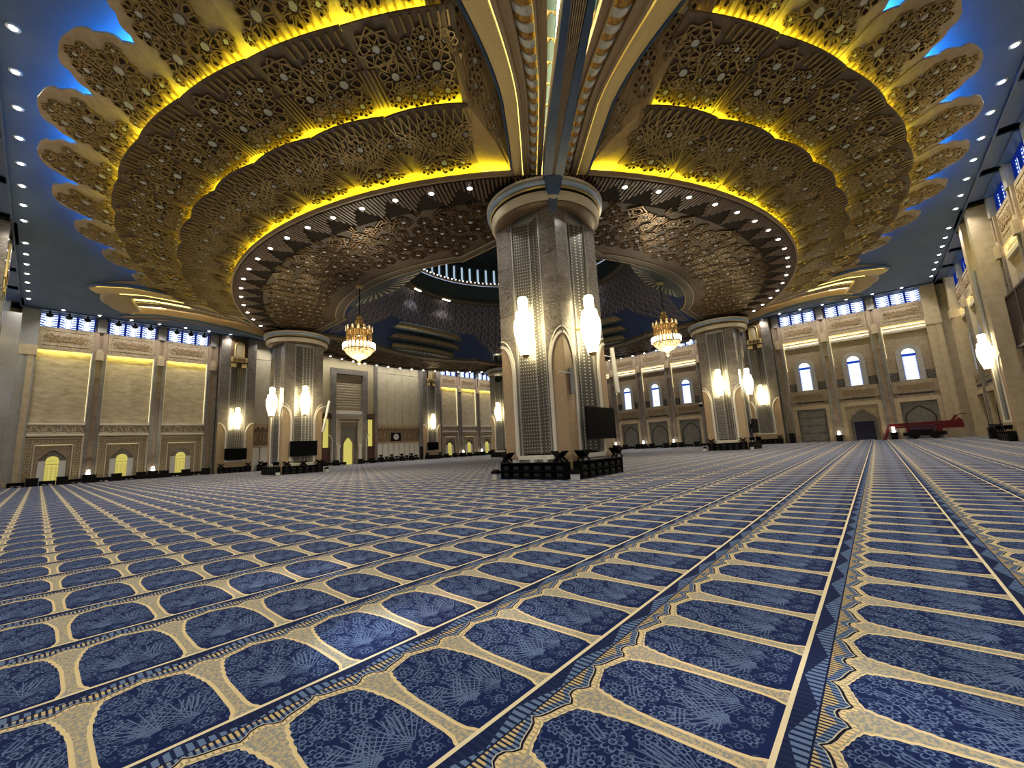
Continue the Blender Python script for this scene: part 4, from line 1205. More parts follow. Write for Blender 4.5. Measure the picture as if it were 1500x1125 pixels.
    for z0, z1, w0, w1, r0_, r1_ in ((11.55, 12.3, .08, .20, 2.42, 2.62), (12.3, 12.75, .20, .34, 2.62, 2.95), (12.75, 13.4, .36, .38, 2.95, 3.05)):
        R0 = CA*sqrt(2)
        vs = [(R0+2.2, -w0, z0), (R0+r0_, -w0, z0), (R0+r0_, w0, z0), (R0+2.2, w0, z0), (R0+2.2, -w1, z1), (R0+r1_, -w1, z1), (R0+r1_, w1, z1), (R0+2.2, w1, z1)]
        b.add(vs, [(0, 3, 2, 1), (4, 5, 6, 7), (0, 1, 5, 4), (1, 2, 6, 5), (2, 3, 7, 6), (3, 0, 4, 7)])
    m['tip'] = b.mesh('fin_tip', mt['blue_edge'])
    # fluted shell that rounds off the outer end, in three steps
    def shell(rc, R0, R1, z0, z1, mat, n, name):
        b = MB(); N = n*4; vs = []
        for i in range(N+1):
            a = radians(-112)+radians(224)*i/N; wv = .13*abs((i % 4)-2)
            for f, z in ((0, z0), (.5, z0+(z1-z0)*.25), (.85, z0+(z1-z0)*.62), (1, z1)):
                R = R0+(R1-R0)*f; vs.append((rc+R*cos(a), R*1.18*sin(a), z+wv*(.4+f)))
        b.v = vs
        for i in range(N):
            for q in range(3): b.f.append((4*i+q, 4*i+4+q, 4*i+5+q, 4*i+q+1)); b.m.append(0)
        return b.mesh(name, mat)
    m['shell'] = shell(36.4, .9, 2.9, 16.0, 16.95, mt['flute'], 40, 'fluted_shell')
    b = MB()
    for R, z, h, w_ in ((2.95, 16.95, .22, .25), (2.55, 17.17, .34, .2)):
        P = [(36.4+R*cos(a), R*1.2*sin(a)) for a in [radians(-118)+radians(236)*i/40 for i in range(41)]]
        b.ribbon(P, w_, z, z+h, False, 0, lambda u, v, q: (u, v, q))
    m['rim'] = b.mesh('shell_rim', mt['cream'])
    # glowing strip added at the outer end to brighten the shell
    b = MB(); b.v = [v for i in range(41) for v in ((36.4+2.0*cos(radians(-112+5.6*i)), 2.4*sin(radians(-112+5.6*i)), 17.2), (36.4+2.3*cos(radians(-112+5.6*i)), 2.7*sin(radians(-112+5.6*i)), 17.24))]
    for i in range(40): b.f.append((2*i, 2*i+2, 2*i+3, 2*i+1)); b.m.append(0)
    m['end_glow'] = b.mesh('led_strip', mt['led_front'])
    return m
mt['led_rib2'] = emis('gold_led_line', (1.0, .80, .20), 2.2)
mt['led_rib_out'] = emis('bright_gold_led_line', (1.0, .82, .18), 5.0)
mt['teal'] = PLAIN('teal_tile', (.12, .19, .20), .4)
mt['flute'] = PLAIN('fluted_brown', (.55, .44, .31), .5)
RM = rib_meshes()
def rib(ang, label):
    r = tag(empty('diagonal_rib', (0, 0, ZS), ang), label, 'vault rib', 'ribs spreading from the columns')
    D = (0, 0, -ZS)
    for sgn in (-1, 1):
        inst('gold_band', RM['gold', sgn], r, D); inst('blue_edge', RM['edge', sgn], r, D); inst('side_skirt', RM['skirt', sgn], r, D); inst('led_strip', RM['led2', sgn], r, D); inst('led_strip', RM['led3', sgn], r, D)
        for q in RM['led4', sgn]: inst('led_strip', q, r, D)
        inst('moulding', RM['mold2', sgn], r, D); inst('moulding', RM['mold1', sgn], r, D)
        inst('tile_bed', RM['tile', sgn], r, D); inst('led_strip', RM['led', sgn], r, D)
        for q in RM['blocks', sgn]: inst('striped_block', q, r, D)
        for q in RM['tiles', sgn]: inst('scallop_tile', q, r, D)
    for k in ('finL', 'finR'): inst('blue_beam', RM[k], r, D)
    inst('fin_side', RM['finS'], r, D)
    for q in RM['fins']: inst('fin_rib', q, r, D)
    inst('fin_core', RM['finB'], r, D); inst('fin_tip', RM['tip'], r, D); inst('rib_back', RM['top'], r, D)
    inst('fluted_shell', RM['shell'], r, D); inst('shell_rim', RM['rim'], r, D); inst('led_strip', RM['end_glow'], r, D)
rib(radians(-135), 'gold and striped rib rising from the nearest column over the viewer')
rib(radians(135), 'gold stepped rib with a fluted end above the left column')
rib(radians(-45), 'gold stepped rib with a fluted end above the right column')
# ---------------------------------------------------------------- dome over the central opening
dome = tag(empty('ceiling_dome', (0, 0, ZS)), kind='structure')
DD = (0, 0, -ZS)
def damask():
    """ogee lattice of pale gold leaves on navy, wrapped round the drum"""
    m, b, nt = new_mat('gold_on_navy_damask', (.014, .018, .05), .5)
    v, (x, y, z) = position(nt)
    a = y.atan2(x)*(44/(2*pi)*2)
    w1 = (z*(2*pi/1.7)).sin()*.95
    l1 = (a*pi+w1).sin().abs() < .15; l2 = (a*pi-w1).sin().abs() < .15
    n = noise(nt, v, 3.2, 2, .5, 1.4); l3 = ((n*8.0).fract()-.5).abs() < .11
    f = (l1.max(l2)).max(l3*.8)
    nt.l.new(mix(nt, f*.9, (.010, .015, .052), (.24, .21, .19)).s, b.inputs['Base Color'])
    return m
mt['damask'] = damask()
mt['dome_frieze'] = carved('dark_teal_frieze', (.018, .028, .035), (.06, .085, .085), 2.2, .6)
mt['dome'] = noisy('dome_dark_teal', (.012, .022, .03), (.025, .04, .05), .8, .6)
AX = radians(27)
def side_a(i, n=160): return 2*pi*i/n
def rel(a):
    q = (a+pi/4) % (pi/2)-pi/4; return q
def zlow(q):
    q = abs(q); return 16.9 if q < AX else 16.9+(13.72-16.9)*min(1, (q-AX)/(pi/4-AX)*1.0)**.8
def rpat(z): return lerp([(13.6, 19.2), (14.4, 17.2), (15.6, 15.4), (16.9, 14.35), (18.5, 13.5), (20.5, 13.0)], z)
n = 160; b = MB(); K = 10
for i in range(n):
    a = side_a(i); z0 = zlow(rel(a))
    for k in range(K+1):
        z = z0+(20.5-z0)*k/K; b.v.append((rpat(z)*cos(a), rpat(z)*sin(a), z))
for i in range(n):
    j = (i+1) % n
    for k in range(K): b.f.append((i*(K+1)+k, i*(K+1)+k+1, j*(K+1)+k+1, j*(K+1)+k)); b.m.append(0)
b.build('patterned_pendentive', mt['damask'], dome, DD)
b = MB()
for i in range(n):
    a = side_a(i); q = rel(a); rh = hole_r(q)+.02; zl = zlow(q)
    b.v += [(rh*cos(a), rh*sin(a), ZS+.3), (rpat(zl)*cos(a), rpat(zl)*sin(a), zl)]
for i in range(n):
    j = (i+1) % n; b.f.append((2*i, 2*j, 2*j+1, 2*i+1)); b.m.append(0)
b.build('navy_cheek', mt['navy'], dome, DD)
b = MB(); b.lathe([(13.0, 20.5), (12.3, 20.5), (12.2, 20.62), (12.2, 20.85), (12.5, 20.9), (12.5, 21.1), (12.9, 21.2)], 120); b.build('drum_cornice', mt['soffit_band'], dome, DD)
b = MB(); b.lathe([(13.05, 21.1), (13.05, 23.4)], 120, mi=0); b.lathe([(12.8, 23.35), (12.8, 23.6), (13.05, 23.6)], 120, mi=1); b.build('drum_frieze', [mt['dome_frieze'], mt['moulding']], dome, DD)
b = MB(); b.lathe([(13.2, 23.6), (13.2, 26.6), (12.9, 26.6), (12.9, 26.9)], 144); b.build('drum_wall', mt['dome'], dome, DD)
b = MB(); b.lathe([(12.95*cos(radians(90*k/14)), 26.9+9*sin(radians(90*k/14))) for k in range(15)], 72); b.build('dome_shell', mt['dome'], dome, DD, smooth=True)
wp = MB(); wp.prism(rarch(.13, 23.95, 25.7, 5), 0, .04); wpm = wp.mesh('window_pane', mt['day_dome'])
wn = MB(); wn.ribbon(rarch(.26, 23.8, 25.75, 6), .09, -.02, .14); wnm = wn.mesh('window_arch', mt['moulding'] if False else mt['dome_frieze'])
bl = MB(); bl.lathe([(0, -.09), (.07, -.06), (.09, 0), (.07, .06), (0, .09)], 8); blm = bl.mesh('drum_bulb', mt['bulb_dim'])
for i in range(144):
    a = radians(2.5*i+1.2)
    if not (radians(20) < a < radians(170)): 
        if i % 2: continue
    inst('window_arch', wnm, dome, (13.12*cos(a), 13.12*sin(a), -ZS), a+pi/2)
    if i % 2 == 0:
        inst('window_pane', wpm, dome, (13.14*cos(a), 13.14*sin(a), -ZS), a+pi/2)
    if radians(20) < a < radians(170): inst('drum_bulb', blm, dome, (12.75*cos(a), 12.75*sin(a), 23.72-ZS))
# stepped gilded brackets over each side of the opening, with a fluted shell below
def steps():
    out = []
    for k, (hw, z0, z1, yb, bow) in enumerate(((4.75, 13.75, 14.55, 15.25, .55), (5.7, 14.75, 15.6, 14.75, .6), (6.9, 15.85, 16.75, 14.2, .7))):
        b = MB(); N = 18
        def F(x, o=0): return yb-bow*(1-(x/hw)**2)-o
        for q, (za, zb, o, mi) in enumerate(((z0, z0+.18, .10, 1), (z0+.18, z1-.16, 0, 0), (z1-.16, z1, .14, 1))):
            P = [(-hw+2*hw*i/N, F(-hw+2*hw*i/N, o)) for i in range(N+1)]
            Q = P+[(hw, yb+1.2), (-hw, yb+1.2)]
            b.prism(Q, za, zb, mi, lambda u, v, w: (v, u, w))
        out.append(b.mesh('gilded_bracket', [mt['gold_carve'], mt['dome_frieze']]))
    b = MB(); N = 48; vs = []
    for i in range(N+1):
        x = -4.7+9.4*i/N; wv = .09*abs((i % 4)-2)
        yh = sqrt(RH*RH-x*x); yf = 15.2-.6*(1-(x/4.75)**2)
        yo, xo = 15.9, x*.12
        vs += [(15.85, xo, ZS+.26), ((yf+15.85)/2, (x+xo)/2, ZS+.14+wv*.5), (yf, x, ZS+.10+wv)]
    b.v = vs
    for i in range(N):
        for q in range(2): b.f.append((3*i+q, 3*i+3+q, 3*i+4+q, 3*i+q+1)); b.m.append(0)
    sh = b.mesh('fluted_shell', mt['flute'])
    return out, sh
mt['gold_carve'] = carved('gilded_bracket_carving', (.10, .075, .04), (.42, .31, .15), 3.5, .5, metal=.1)
st, sh = steps()
for k in range(4):
    for q in st: inst('gilded_bracket', q, dome, DD, k*pi/2)
    inst('fluted_shell', sh, dome, DD, k*pi/2)
dl = MB(); dl.box(-.55, .55, -.1, .1, -.06, 0); dlm = dl.mesh('drum_lamp', mt['bulb_warm'])
for a, e in ((106, 1100), (84, 1100), (128, 350), (10, 500), (-12, 400), (32, 300)):
    aa = radians(a)
    lo = inst('drum_lamp', dlm, dome, (12.35*cos(aa), 12.35*sin(aa), 20.46-ZS), aa-pi/2)
    lamp('SPOT', 'drum_beam', (0, 0, -.1), e, (1, .9, .78), lo, .1, 120, .6, (radians(-12), 0, 0))

# ---------------------------------------------------------------- lamps in the ceiling
ORD = ['first', 'second', 'third', 'fourth', 'fifth', 'sixth', 'seventh', 'eighth', 'ninth', 'tenth', 'eleventh', 'twelfth', 'thirteenth', 'fourteenth', 'fifteenth', 'sixteenth', 'seventeenth', 'eighteenth', 'nineteenth', 'twentieth']
TENS = ['', '', 'twenty', 'thirty', 'forty']
def ordn(k): return ORD[k] if k < 20 else (TENS[(k+1)//10]+'-'+ORD[(k+1) % 10-1] if (k+1) % 10 else {30: 'thirtieth', 40: 'fortieth'}.get(k+1, 'last'))
sl = MB(); sl.lathe([(.16, 0), (.16, -.05), (.12, -.07)], 12); s_ring = sl.mesh('spotlight', mt['whitep'])
sb = MB(); sb.lathe([(0, -.10), (.07, -.09), (.115, -.06), (.12, -.04)], 12); s_lens = sb.mesh('lens', mt['bulb'])
RINGLAB = {180: ('nearest', 'left lit cove', 8), -90: ('nearest', 'right lit cove', -8), 90: ('left', 'far edge behind the left chandelier', 8), 0: ('right', 'far edge behind the right chandelier', -8)}
for ang, lab in RINGLAB.items():
    for k in range(-8, 9):
        lb = 'bright soffit spotlight, %s from the %s column along the %s' % (ordn(abs(k-lab[2])), lab[0], lab[1])
        a = radians(ang+4.5*k); p = (23.8*cos(a), 23.8*sin(a), ZS-.06)
        o = tag(inst('spotlight', s_ring, None, p), lb, 'spotlight')
        o['group'] = 'spotlights around the saucer, %s side' % {180: 'left', -90: 'right', 90: 'far left', 0: 'far right'}[ang]
        inst('lens', s_lens, o)
        lamp('SPOT', 'spot_beam', (0, 0, -.14), L_RING, (1, .93, .82), o, .06, 128, .9)
sl = MB(); sl.lathe([(.2, 0), (.2, -.04), (.14, -.05)], 12); e_ring = sl.mesh('downlight', mt['whitep'])
EP = [0, 2.55, 5.1, 7.7, 10.3, 12.7, 16.7, 19.0, 21.3, 23.7, 26.1, 28.6, 31.2]
EDGE = {'left': 'left edge, %s from the mihrab wall', 'right': 'right edge, %s from the arched windows wall', 'front': 'mihrab wall, %s from its left end', 'far': 'arched windows wall, %s from its right end'}
for side, lab in EDGE.items():
    es = sorted(set([-q for q in EP]+EP))
    for e in es:
        nk = {'left': es[::-1], 'right': es[::-1], 'front': es, 'far': es}[side].index(e)
        x, y = {'left': (-33.5, e), 'right': (e, -33.5), 'front': (e, 33.5), 'far': (33.5, e)}[side]
        o = tag(inst('downlight', e_ring, None, (x, y, ZC)), 'white downlight in the blue ceiling along the '+lab % ordn(nk), 'downlight', 'downlights, %s row' % side)
        inst('lens', s_lens, o, (0, 0, .02))
        lamp('SPOT', 'down_beam', (0, 0, -.14), L_EDGE, (1, .95, .88), o, .08, 132, .9)
# black dome speakers before the clerestory of the front wall
sp = MB(); sp.lathe([(.0, -.34), (.16, -.3), (.26, -.18), (.28, 0), (.1, .06), (.1, .3), (0, .3)], 14); spm = sp.mesh('dome_speaker', mt['black'], True)
for i_, x in enumerate(BAYS):
    for k in (-1, 0, 1):
        tag(inst('dome_speaker', spm, None, (x+k*1.34, HW-1.2, 17.08)), 'round black speaker, %s from the left, below the mihrab wall ceiling' % ordn(3*i_+k+1), 'speaker', 'round black speakers along the mihrab wall')

# ---------------------------------------------------------------- chandeliers
def chandelier(x, y, z, label):
    r = tag(empty('chandelier', (x, y, z)), label, 'chandelier', 'crystal chandeliers')
    b = MB(); b.lathe([(0, -.78), (.12, -.75), (.2, -.62), (.5, -.5), (.85, -.2), (.98, .02), (.9, .1)], 32); b.build('lower_bowl', mt['chand_glow'], r, smooth=True)
    b = MB(); b.lathe([(0, -1.05), (.07, -1.0), (.12, -.9), (.06, -.8)], 12); b.build('finial', mt['crystal'], r, smooth=True)
    b = MB(); b.lathe([(.8, .05), (1.05, .02), (1.08, .1), (.9, .16)], 32); b.build('arm_ring', mt['gold'], r)
    c = MB(); c.lathe([(0, 0), (.05, 0), (.045, .2), (.06, .22), (.075, .28), (.05, .38), (0, .44)], 8); cm = c.mesh('candle_bulb', mt['bulb_warm'])
    for k in range(26):
        a = 2*pi*k/26; inst('candle_bulb', cm, r, (1.06*cos(a), 1.06*sin(a), .1))
    d = MB(); d.bar((0, 0, .2), (0, 0, 1.35), .035, .035); d.bar((0, 0, 1.35), (0, 0, 1.42), .07, .07); d.bar((0, 0, .5), (0, 0, .62), .07, .07); d.bar((0, 0, .9), (0, 0, 1.02), .08, .08)
    dm = d.mesh('crystal_strand', mt['crystal'])
    for k in range(30):
        a = 2*pi*k/30; inst('crystal_strand', dm, r, (.86*cos(a), .86*sin(a), 0), a)
    for k in range(16):
        a = 2*pi*k/16; inst('crystal_strand', dm, r, (.45*cos(a), .45*sin(a), .05), a)
    b = MB(); b.lathe([(.9, 1.38), (.92, 1.5), (.7, 1.72), (.42, 1.8)], 24); b.build('upper_tier', mt['crystal'], r, smooth=True)
    e = MB(); e.prism([(-.09, 0), (.09, 0), (.05, .32), (-.05, .32)], .0, .03); em = e.mesh('crystal_leaf', mt['chand_glow'])
    for k in range(14):
        a = 2*pi*k/14+.1; inst('crystal_leaf', em, r, (.9*cos(a), .9*sin(a), 1.42), a-pi/2)
    b = MB(); b.lathe([(.42, 1.78), (.3, 1.85), (.34, 2.2), (.2, 2.3), (.24, 2.5), (.08, 2.62), (.03, 2.7)], 16); b.build('crown', mt['crystal'], r, smooth=True)
    b = MB(); b.tube([(0, 0, 2.6), (0, 0, ZS+.06-z)], .03, 6); b.build('cable', mt['black'], r)
    b = MB(); b.lathe([(0, -.16), (.22, -.12), (.3, -.02), (.3, .02), (0, .02)], 16); b.build('ceiling_rose', mt['gold'], r, (0, 0, ZS+(0 if x < -1 else .12)-z))
    lamp('POINT', 'chandelier_light', (0, 0, .6), L_CHAND*.09, (1, .86, .6), r, .2)
    lamp('POINT', 'chandelier_light', (0, 0, -1.5), L_CHAND, (1, .86, .6), r, .8)
chandelier(-17.1, 0.2, 8.75, 'left crystal chandelier hanging before the mihrab wall')
chandelier(0.0, -15.4, 8.75, 'right crystal chandelier hanging before the arched windows')

# ---------------------------------------------------------------- wall lights
b = MB(); b.lathe([(0, 0), (.22, .02), (.27, .25), (.37, .6), (.45, 1.0), (.46, 1.4), (.42, 1.66), (.32, 1.74)], 20); sc_body = b.mesh('crystal_body', mt['sconce'], True)
b = MB(); b.lathe([(.32, 1.74), (.37, 1.82), (.34, 2.0), (.24, 2.04)], 20); sc_mid = b.mesh('crystal_collar', mt['sconce'], True)
b = MB(); b.lathe([(.20, 2.06), (.22, 2.12), (.235, 2.6), (.18, 2.7), (0, 2.72)], 20); sc_top = b.mesh('crystal_crown', mt['sconce'], True)
b = MB(); b.lathe([(.34, 1.72), (.39, 1.75), (.34, 1.78)], 20); b.lathe([(.24, 2.02), (.28, 2.05), (.24, 2.08)], 20); b.lathe([(.0, -.12), (.10, -.1), (.2, .02), (.0, .02)], 16); b.box(-.05, .05, -.9, 0, 1.2, 1.3); sc_met = b.mesh('brass_mount', mt['gold'])
def sconce(x, y, z, ang, label):
    """ang: direction the wall faces"""
    r = tag(empty('wall_sconce', (x, y, z), ang-pi/2), label, 'wall light', 'tall crystal wall lights')
    inst('crystal_body', sc_body, r); inst('crystal_collar', sc_mid, r); inst('crystal_crown', sc_top, r); inst('brass_mount', sc_met, r)
o = CS+.38
SN = [(-CA, -CA, pi, 'tall lit wall light on the left face of the nearest column'), (-CA, -CA, -pi/2, 'tall lit wall light on the right face of the nearest column'),
      (-CA, CA, pi, 'tall lit wall light on the left face of the left column'), (-CA, CA, -pi/2, 'tall lit wall light above the television on the left column'),
      (CA, -CA, pi, 'tall lit wall light on the left face of the right column'), (CA, -CA, -pi/2, 'tall lit wall light on the right face of the right column'),
      (CA, CA, pi, 'tall lit wall light on the far column behind the nearest one')]
for x, y, a, lab in SN: sconce(x+o*cos(a), y+o*sin(a), 5.4, a, lab)
py = HW-PY_-.38
sconce(-15.45, py, 5.4, -pi/2, 'tall lit wall light on the pier left of the left column')
sconce(15.45, py, 5.4, -pi/2, 'tall lit wall light on the pier right of the wall clock')
sconce(py, -15.45, 5.4, pi, 'tall lit wall light on the pier just right of the right column')
sconce(15.45, -py, 5.4, pi/2, 'tall lit wall light on the near wall at the right edge of the photo')

# ---------------------------------------------------------------- televisions
def tv(x, y, z, ang, label, wd=2.42, ht=1.38):
    r = tag(empty('television', (x, y, z), ang-pi/2), label, 'television', 'black televisions')
    b = MB(); b.box(-wd/2, wd/2, -.04, .04, -ht/2, ht/2); b.ribbon([(-wd/2+.02, -ht/2+.02), (wd/2-.02, -ht/2+.02), (wd/2-.02, ht/2-.02), (-wd/2+.02, ht/2-.02)], .05, .04, .055, True); b.build('bezel', mt['black'], r)
    b = MB(); b.box(-wd/2+.05, wd/2-.05, .035, .046, -ht/2+.05, ht/2-.05); b.build('screen', mt['tv'], r)
    b = MB(); b.box(-.35, .35, -.36, -.04, -.25, .25);  b.build('mount', mt['black_slot'], r)
o = CS+.42
tv(-CA+.14, -CA-o, 2.25, -pi/2, 'black television on the right face of the nearest column')
tv(-CA-.05, CA-o, 2.25, -pi/2, 'black television on the left column, under its wall light')
tv(CA+.2, -CA-o, 2.25, -pi/2, 'black television seen edge-on at the right column')
tv(-15.45, HW-PY_-.42, 2.3, -pi/2, 'black television on the wall pier left of the left column')
tv(15.25, HW-PY_-.42, 2.3, -pi/2, 'black television on the wall pier right of the clock')

# ---------------------------------------------------------------- racks round the columns
def rack_meshes(L, h=.70, d=.42, nslot=6):
    m = {}
    b = MB(); b.box(-L/2, L/2, -d, 0, h-.04, h); b.box(-L/2, L/2, -d, 0, h/2-.02, h/2+.015); b.box(-L/2, L/2, -d, 0, .03, .07); b.box(-L/2, L/2, -d, -d+.03, 0, h)
    b.box(-L/2, -L/2+.03, -d, 0, 0, h); b.box(L/2-.03, L/2, -d, 0, 0, h)
    for k in range(1, nslot): b.box(-L/2+L*k/nslot-.015, -L/2+L*k/nslot+.015, -d, -.02, 0, h)
    m['frame'] = b.mesh('rack_frame', mt['black'])
    b = MB(); w_ = L/nslot*.62; b.box(-w_/2, w_/2, -.2, -.05, 0, .20, 0); b.box(-w_/2+.05, w_/2-.05, -.05, -.044, .05, .16, 1); m['bin'] = b.mesh('rack_bin', [mt['black'], mt['black_slot']])
    return m
b = MB()
for s in (-1, 1):
    b.bar((-.26, s*.16, 0), (.26, s*.16, .42), .10, .03, (0, 1, 0)); b.bar((.26, s*.10, 0), (-.26, s*.10, .42), .10, .03, (0, 1, 0))
legs = b.mesh('folding_leg', mt['black'])
b = MB(); b.bar((-.30, 0, .43), (.02, 0, .17), .44, .03, (0, 0, 1)); plate1 = b.mesh('leaf', mt['black'])
b = MB(); b.bar((.30, 0, .43), (-.02, 0, .17), .44, .03, (0, 0, 1)); plate2 = b.mesh('leaf', mt['black'])
def stand(x, y, z, ang, label, group):
    r = tag(empty('book_stand', (x, y, z), ang), label, 'book stand', group)
    inst('folding_leg', legs, r); inst('leaf', plate1, r); inst('leaf', plate2, r)
RK = rack_meshes(3.5)
WB = MB(); WB.box(-.13, .13, -.1, .1, 0, .12); wbm = WB.mesh('tissue_box', mt['whitep'])
BIN1 = MB(); BIN1.prism([(-.13, 0), (.13, 0), (.15, .24), (-.15, .24)], -.13, .13); binm = BIN1.mesh('waste_bin', mt['whitep'])
BIN2 = MB(); BIN2.box(-.17, .17, -.16, .16, .24, .36); BIN2.box(-.1, .1, -.1, .1, .36, .42); lidm = BIN2.mesh('lid', mt['black'])
def racks(x, y, ang, who, n=2, L=None, off=CS):
    ca, sa = cos(ang), sin(ang); d = off+.48
    r = tag(empty('book_rack', (x+d*ca, y+d*sa, 0), ang-pi/2), 'low black book rack '+('at the foot of ' if who.startswith('on ') else '')+(who[3:] if who.startswith('on ') else who), 'book rack', 'low racks around the columns')
    inst('rack_frame', RK['frame'], r)
    for k in range(6):
        for z in (.08, .37): inst('rack_bin', RK['bin'], r, (-1.75+3.5*(k+.5)/6, 0, z))
    for k in range(n):
        s = -1.45+2.9*k/(n-1); px, py_ = x+(d-.13)*ca-s*sa, y+(d-.13)*sa+s*ca
        stand(px, py_, .705, ang-pi/2, 'folding book stand, %s, rack %s' % (ORD[k] if n > 2 else ('left one', 'right one')[k if ang != pi/2 else 1-k], who), 'book stands, rack '+who)
def wbin(x, y, lab):
    r = tag(inst('waste_bin', binm, None, (x, y, 0)), lab, 'bin', 'small white bins at the columns'); inst('lid', lidm, r)
racks(-CA, -CA, pi, 'against the left face of the nearest column'); racks(-CA, -CA, -pi/2, 'against the right face of the nearest column')
racks(-CA, CA, pi, 'against the left face of the left column'); racks(-CA, CA, -pi/2, 'under the television of the left column', 3)
racks(CA, -CA, pi, 'against the left face of the right column'); racks(CA, -CA, -pi/2, 'against the right face of the right column')
racks(CA, CA, pi, 'at the foot of the far column')
racks(-15.45, HW-PY_+CS-.02-CS, -pi/2, 'under the television left of the left column', 2, off=0)
racks(15.45, HW-PY_, -pi/2, 'under the television right of the clock', 2, off=0)
racks(HW-PY_, -15.45, pi, 'on the pier right of the right column', 2, off=0)
racks(15.45, -HW+PY_, pi/2, 'under the near wall light', 2, off=0)
wbin(-CA-CS-.42, -CA-CS-.40, 'white bin with a black lid at the front corner of the nearest column')
wbin(-CA-CS-.5, -CA+CS+.25, 'white bin with a black lid at the left end of the nearest column')
wbin(-CA-CS-.42, CA-CS-.4, 'white bin with a black lid at the front corner of the left column')
wbin(-CA+CS+.3, CA-CS-.5, 'white bin with a black lid at the right end of the left column')
wbin(CA-CS-.42, -CA-CS-.40, 'white bin with a black lid at the front corner of the right column')
wbin(CA-CS-.5, -CA+CS+.3, 'white bin with a black lid at the left end of the right column')
for k, s in enumerate((-1.0, .0, .7)):
    tag(inst('tissue_box', wbm, None, (-CA-CS-.25, -CA-s, .70), .1*k), 'white tissue box, %s from the left, on the rack of the nearest column' % ORD[k], 'tissue box', 'tissue boxes on the nearest rack')

# low black rack units along the far walls
b = MB(); b.box(-.55, .55, -.35, 0, .40, .45); b.box(-.55, .55, -.35, 0, .16, .20); b.box(-.55, .55, -.35, 0, .03, .07); b.box(-.55, -.52, -.35, 0, 0, .45); b.box(.52, .55, -.35, 0, 0, .45); b.box(-.52, .52, -.35, -.32, 0, .45); b.box(-.2, .2, -.3, -.05, .2, .40)
lowm = b.mesh('wall_rack', mt['black'])
b = MB(); b.box(-.4, .4, -.3, -.02, .06, .16, 0); b.box(-.35, -.1, -.02, .0, .08, .13, 1); b.box(.1, .3, -.02, 0, .08, .13, 1); inm = b.mesh('stored_books', [mt['black_slot'], mt['whitep']])
b = MB(); b.box(-.40, .40, -.42, 0, 0, .74); b.box(-.34, .34, 0, .015, .06, .68); b.box(-.44, .44, -.45, .02, .72, .78); highm = b.mesh('wall_cabinet', mt['black'])
RKN = {}
def wall_rack(x, y, ang, tall, lab, grp):
    q = (tall, grp); RKN[q] = RKN.get(q, -1)+1; od = ordn(RKN[q])
    if tall: tag(inst('rack_cabinet', highm, None, (x, y, 0), ang-pi/2), 'small black cabinet between low racks, %s from the %s' % (od, lab), 'cabinet', 'black cabinets '+grp)
    else:
        r = tag(inst('low_rack', lowm, None, (x, y, 0), ang-pi/2), 'low open black rack, %s from the %s' % (od, lab), 'rack', 'low racks '+grp); inst('stored_books', inm, r)
SN_ = []
i = 0; x = -32.9
while x < 33.5:
    skip = abs(abs(x)-15.45) < 2.6 or abs(x) < 1.4
    if not skip:
        t = i % 2 == 1; wall_rack(x, HW-(1.75 if abs(x) < 4.8 or abs(x) > 32 else 1.12), -pi/2, t, 'left end of the mihrab wall', 'along the mihrab wall')
        if 5.2 < abs(x) < 13.2: stand(x, HW-.92, .46 if not t else .79, .2, 'folding book stand, %s from the left below the tall cream panels' % ordn(SN_.append(1) or len(SN_)-1), 'book stands along the mihrab wall')
    x += .98; i += 1
i = 0; y = -24.0
for y in [q*1.18 for q in range(-19, 14)]:
    if abs(abs(y)-15.45) < 2.5 or (y < -17.5 and not (-23.8 < y < -22.6)): continue
    wall_rack(HW-1.12, y, pi, i % 2 == 1, 'right end of the arched windows wall', 'along the arched windows wall'); i += 1
for x, lab in ((19.0, 'second small black cabinet from the right edge at the near wall'), (22.6, 'small black cabinet at the near wall beside the red lift')):
    r = tag(empty('speaker_cabinet', (x, -HW+1.25, 0), 0), lab, 'cabinet', 'black cabinets at the near wall')
    b = MB(); b.box(-.42, .42, -.4, .3, 0, .95); b.build('body', mt['black'], r); b = MB(); b.box(-.3, .3, -.3, .2, .95, 1.25); b.build('top_box', mt['black_slot'], r)
# tall speaker cabinets
for x, y, lab in ((13.6, HW-.9, 'tall black speaker cabinet beside the pier right of the clock'), (HW-1.0, -18.2, 'tall black cabinet at the foot of the pier just right of the right column')):
    r = tag(empty('floor_speaker', (x, y, 0)), lab, 'speaker', 'floor speakers')
    h = 2.3 if x < 20 else 1.3
    b = MB(); b.box(-.36, .36, -.3, .3, 0, h); b.build('cabinet', mt['black'], r); b = MB(); b.box(-.3, .3, -.33, -.3, .1, h-.1); b.box(-.33, -.3, -.25, .25, .1, h-.1); b.build('grille', mt['black_slot'], r)

# column loudspeakers and cameras
def line_speaker(p, q, wd, label, mat):
    r = tag(empty('column_speaker', ((p[0]+q[0])/2, (p[1]+q[1])/2, (p[2]+q[2])/2)), label, 'speaker', 'slim column loudspeakers')
    c = Vector(r.location); a = Vector(p)-c; e = Vector(q)-c
    b = MB(); b.bar(a, e, wd, wd*1.2, (.7, .7, 0)); b.build('housing', mat, r)
    b = MB(); b.bar(a*.6, a*.6+Vector((-.6, .1, .02)) if p[0] < 0 and p[1] > 0 else a*.6+Vector((-.75, .12, 0)), .05, .05); b.build('bracket', mt['whitep'], r)
line_speaker((-13.05, 13.5, 6.85), (-13.75, 13.3, 3.75), .17, 'slim white column loudspeaker tilted at the right edge of the left column', mt['whitep'])
line_speaker((-13.0, -17.3, 6.05), (-13.15, -17.5, 3.75), .17, 'slim white column loudspeaker tilted at the right edge of the nearest column', mt['whitep'])
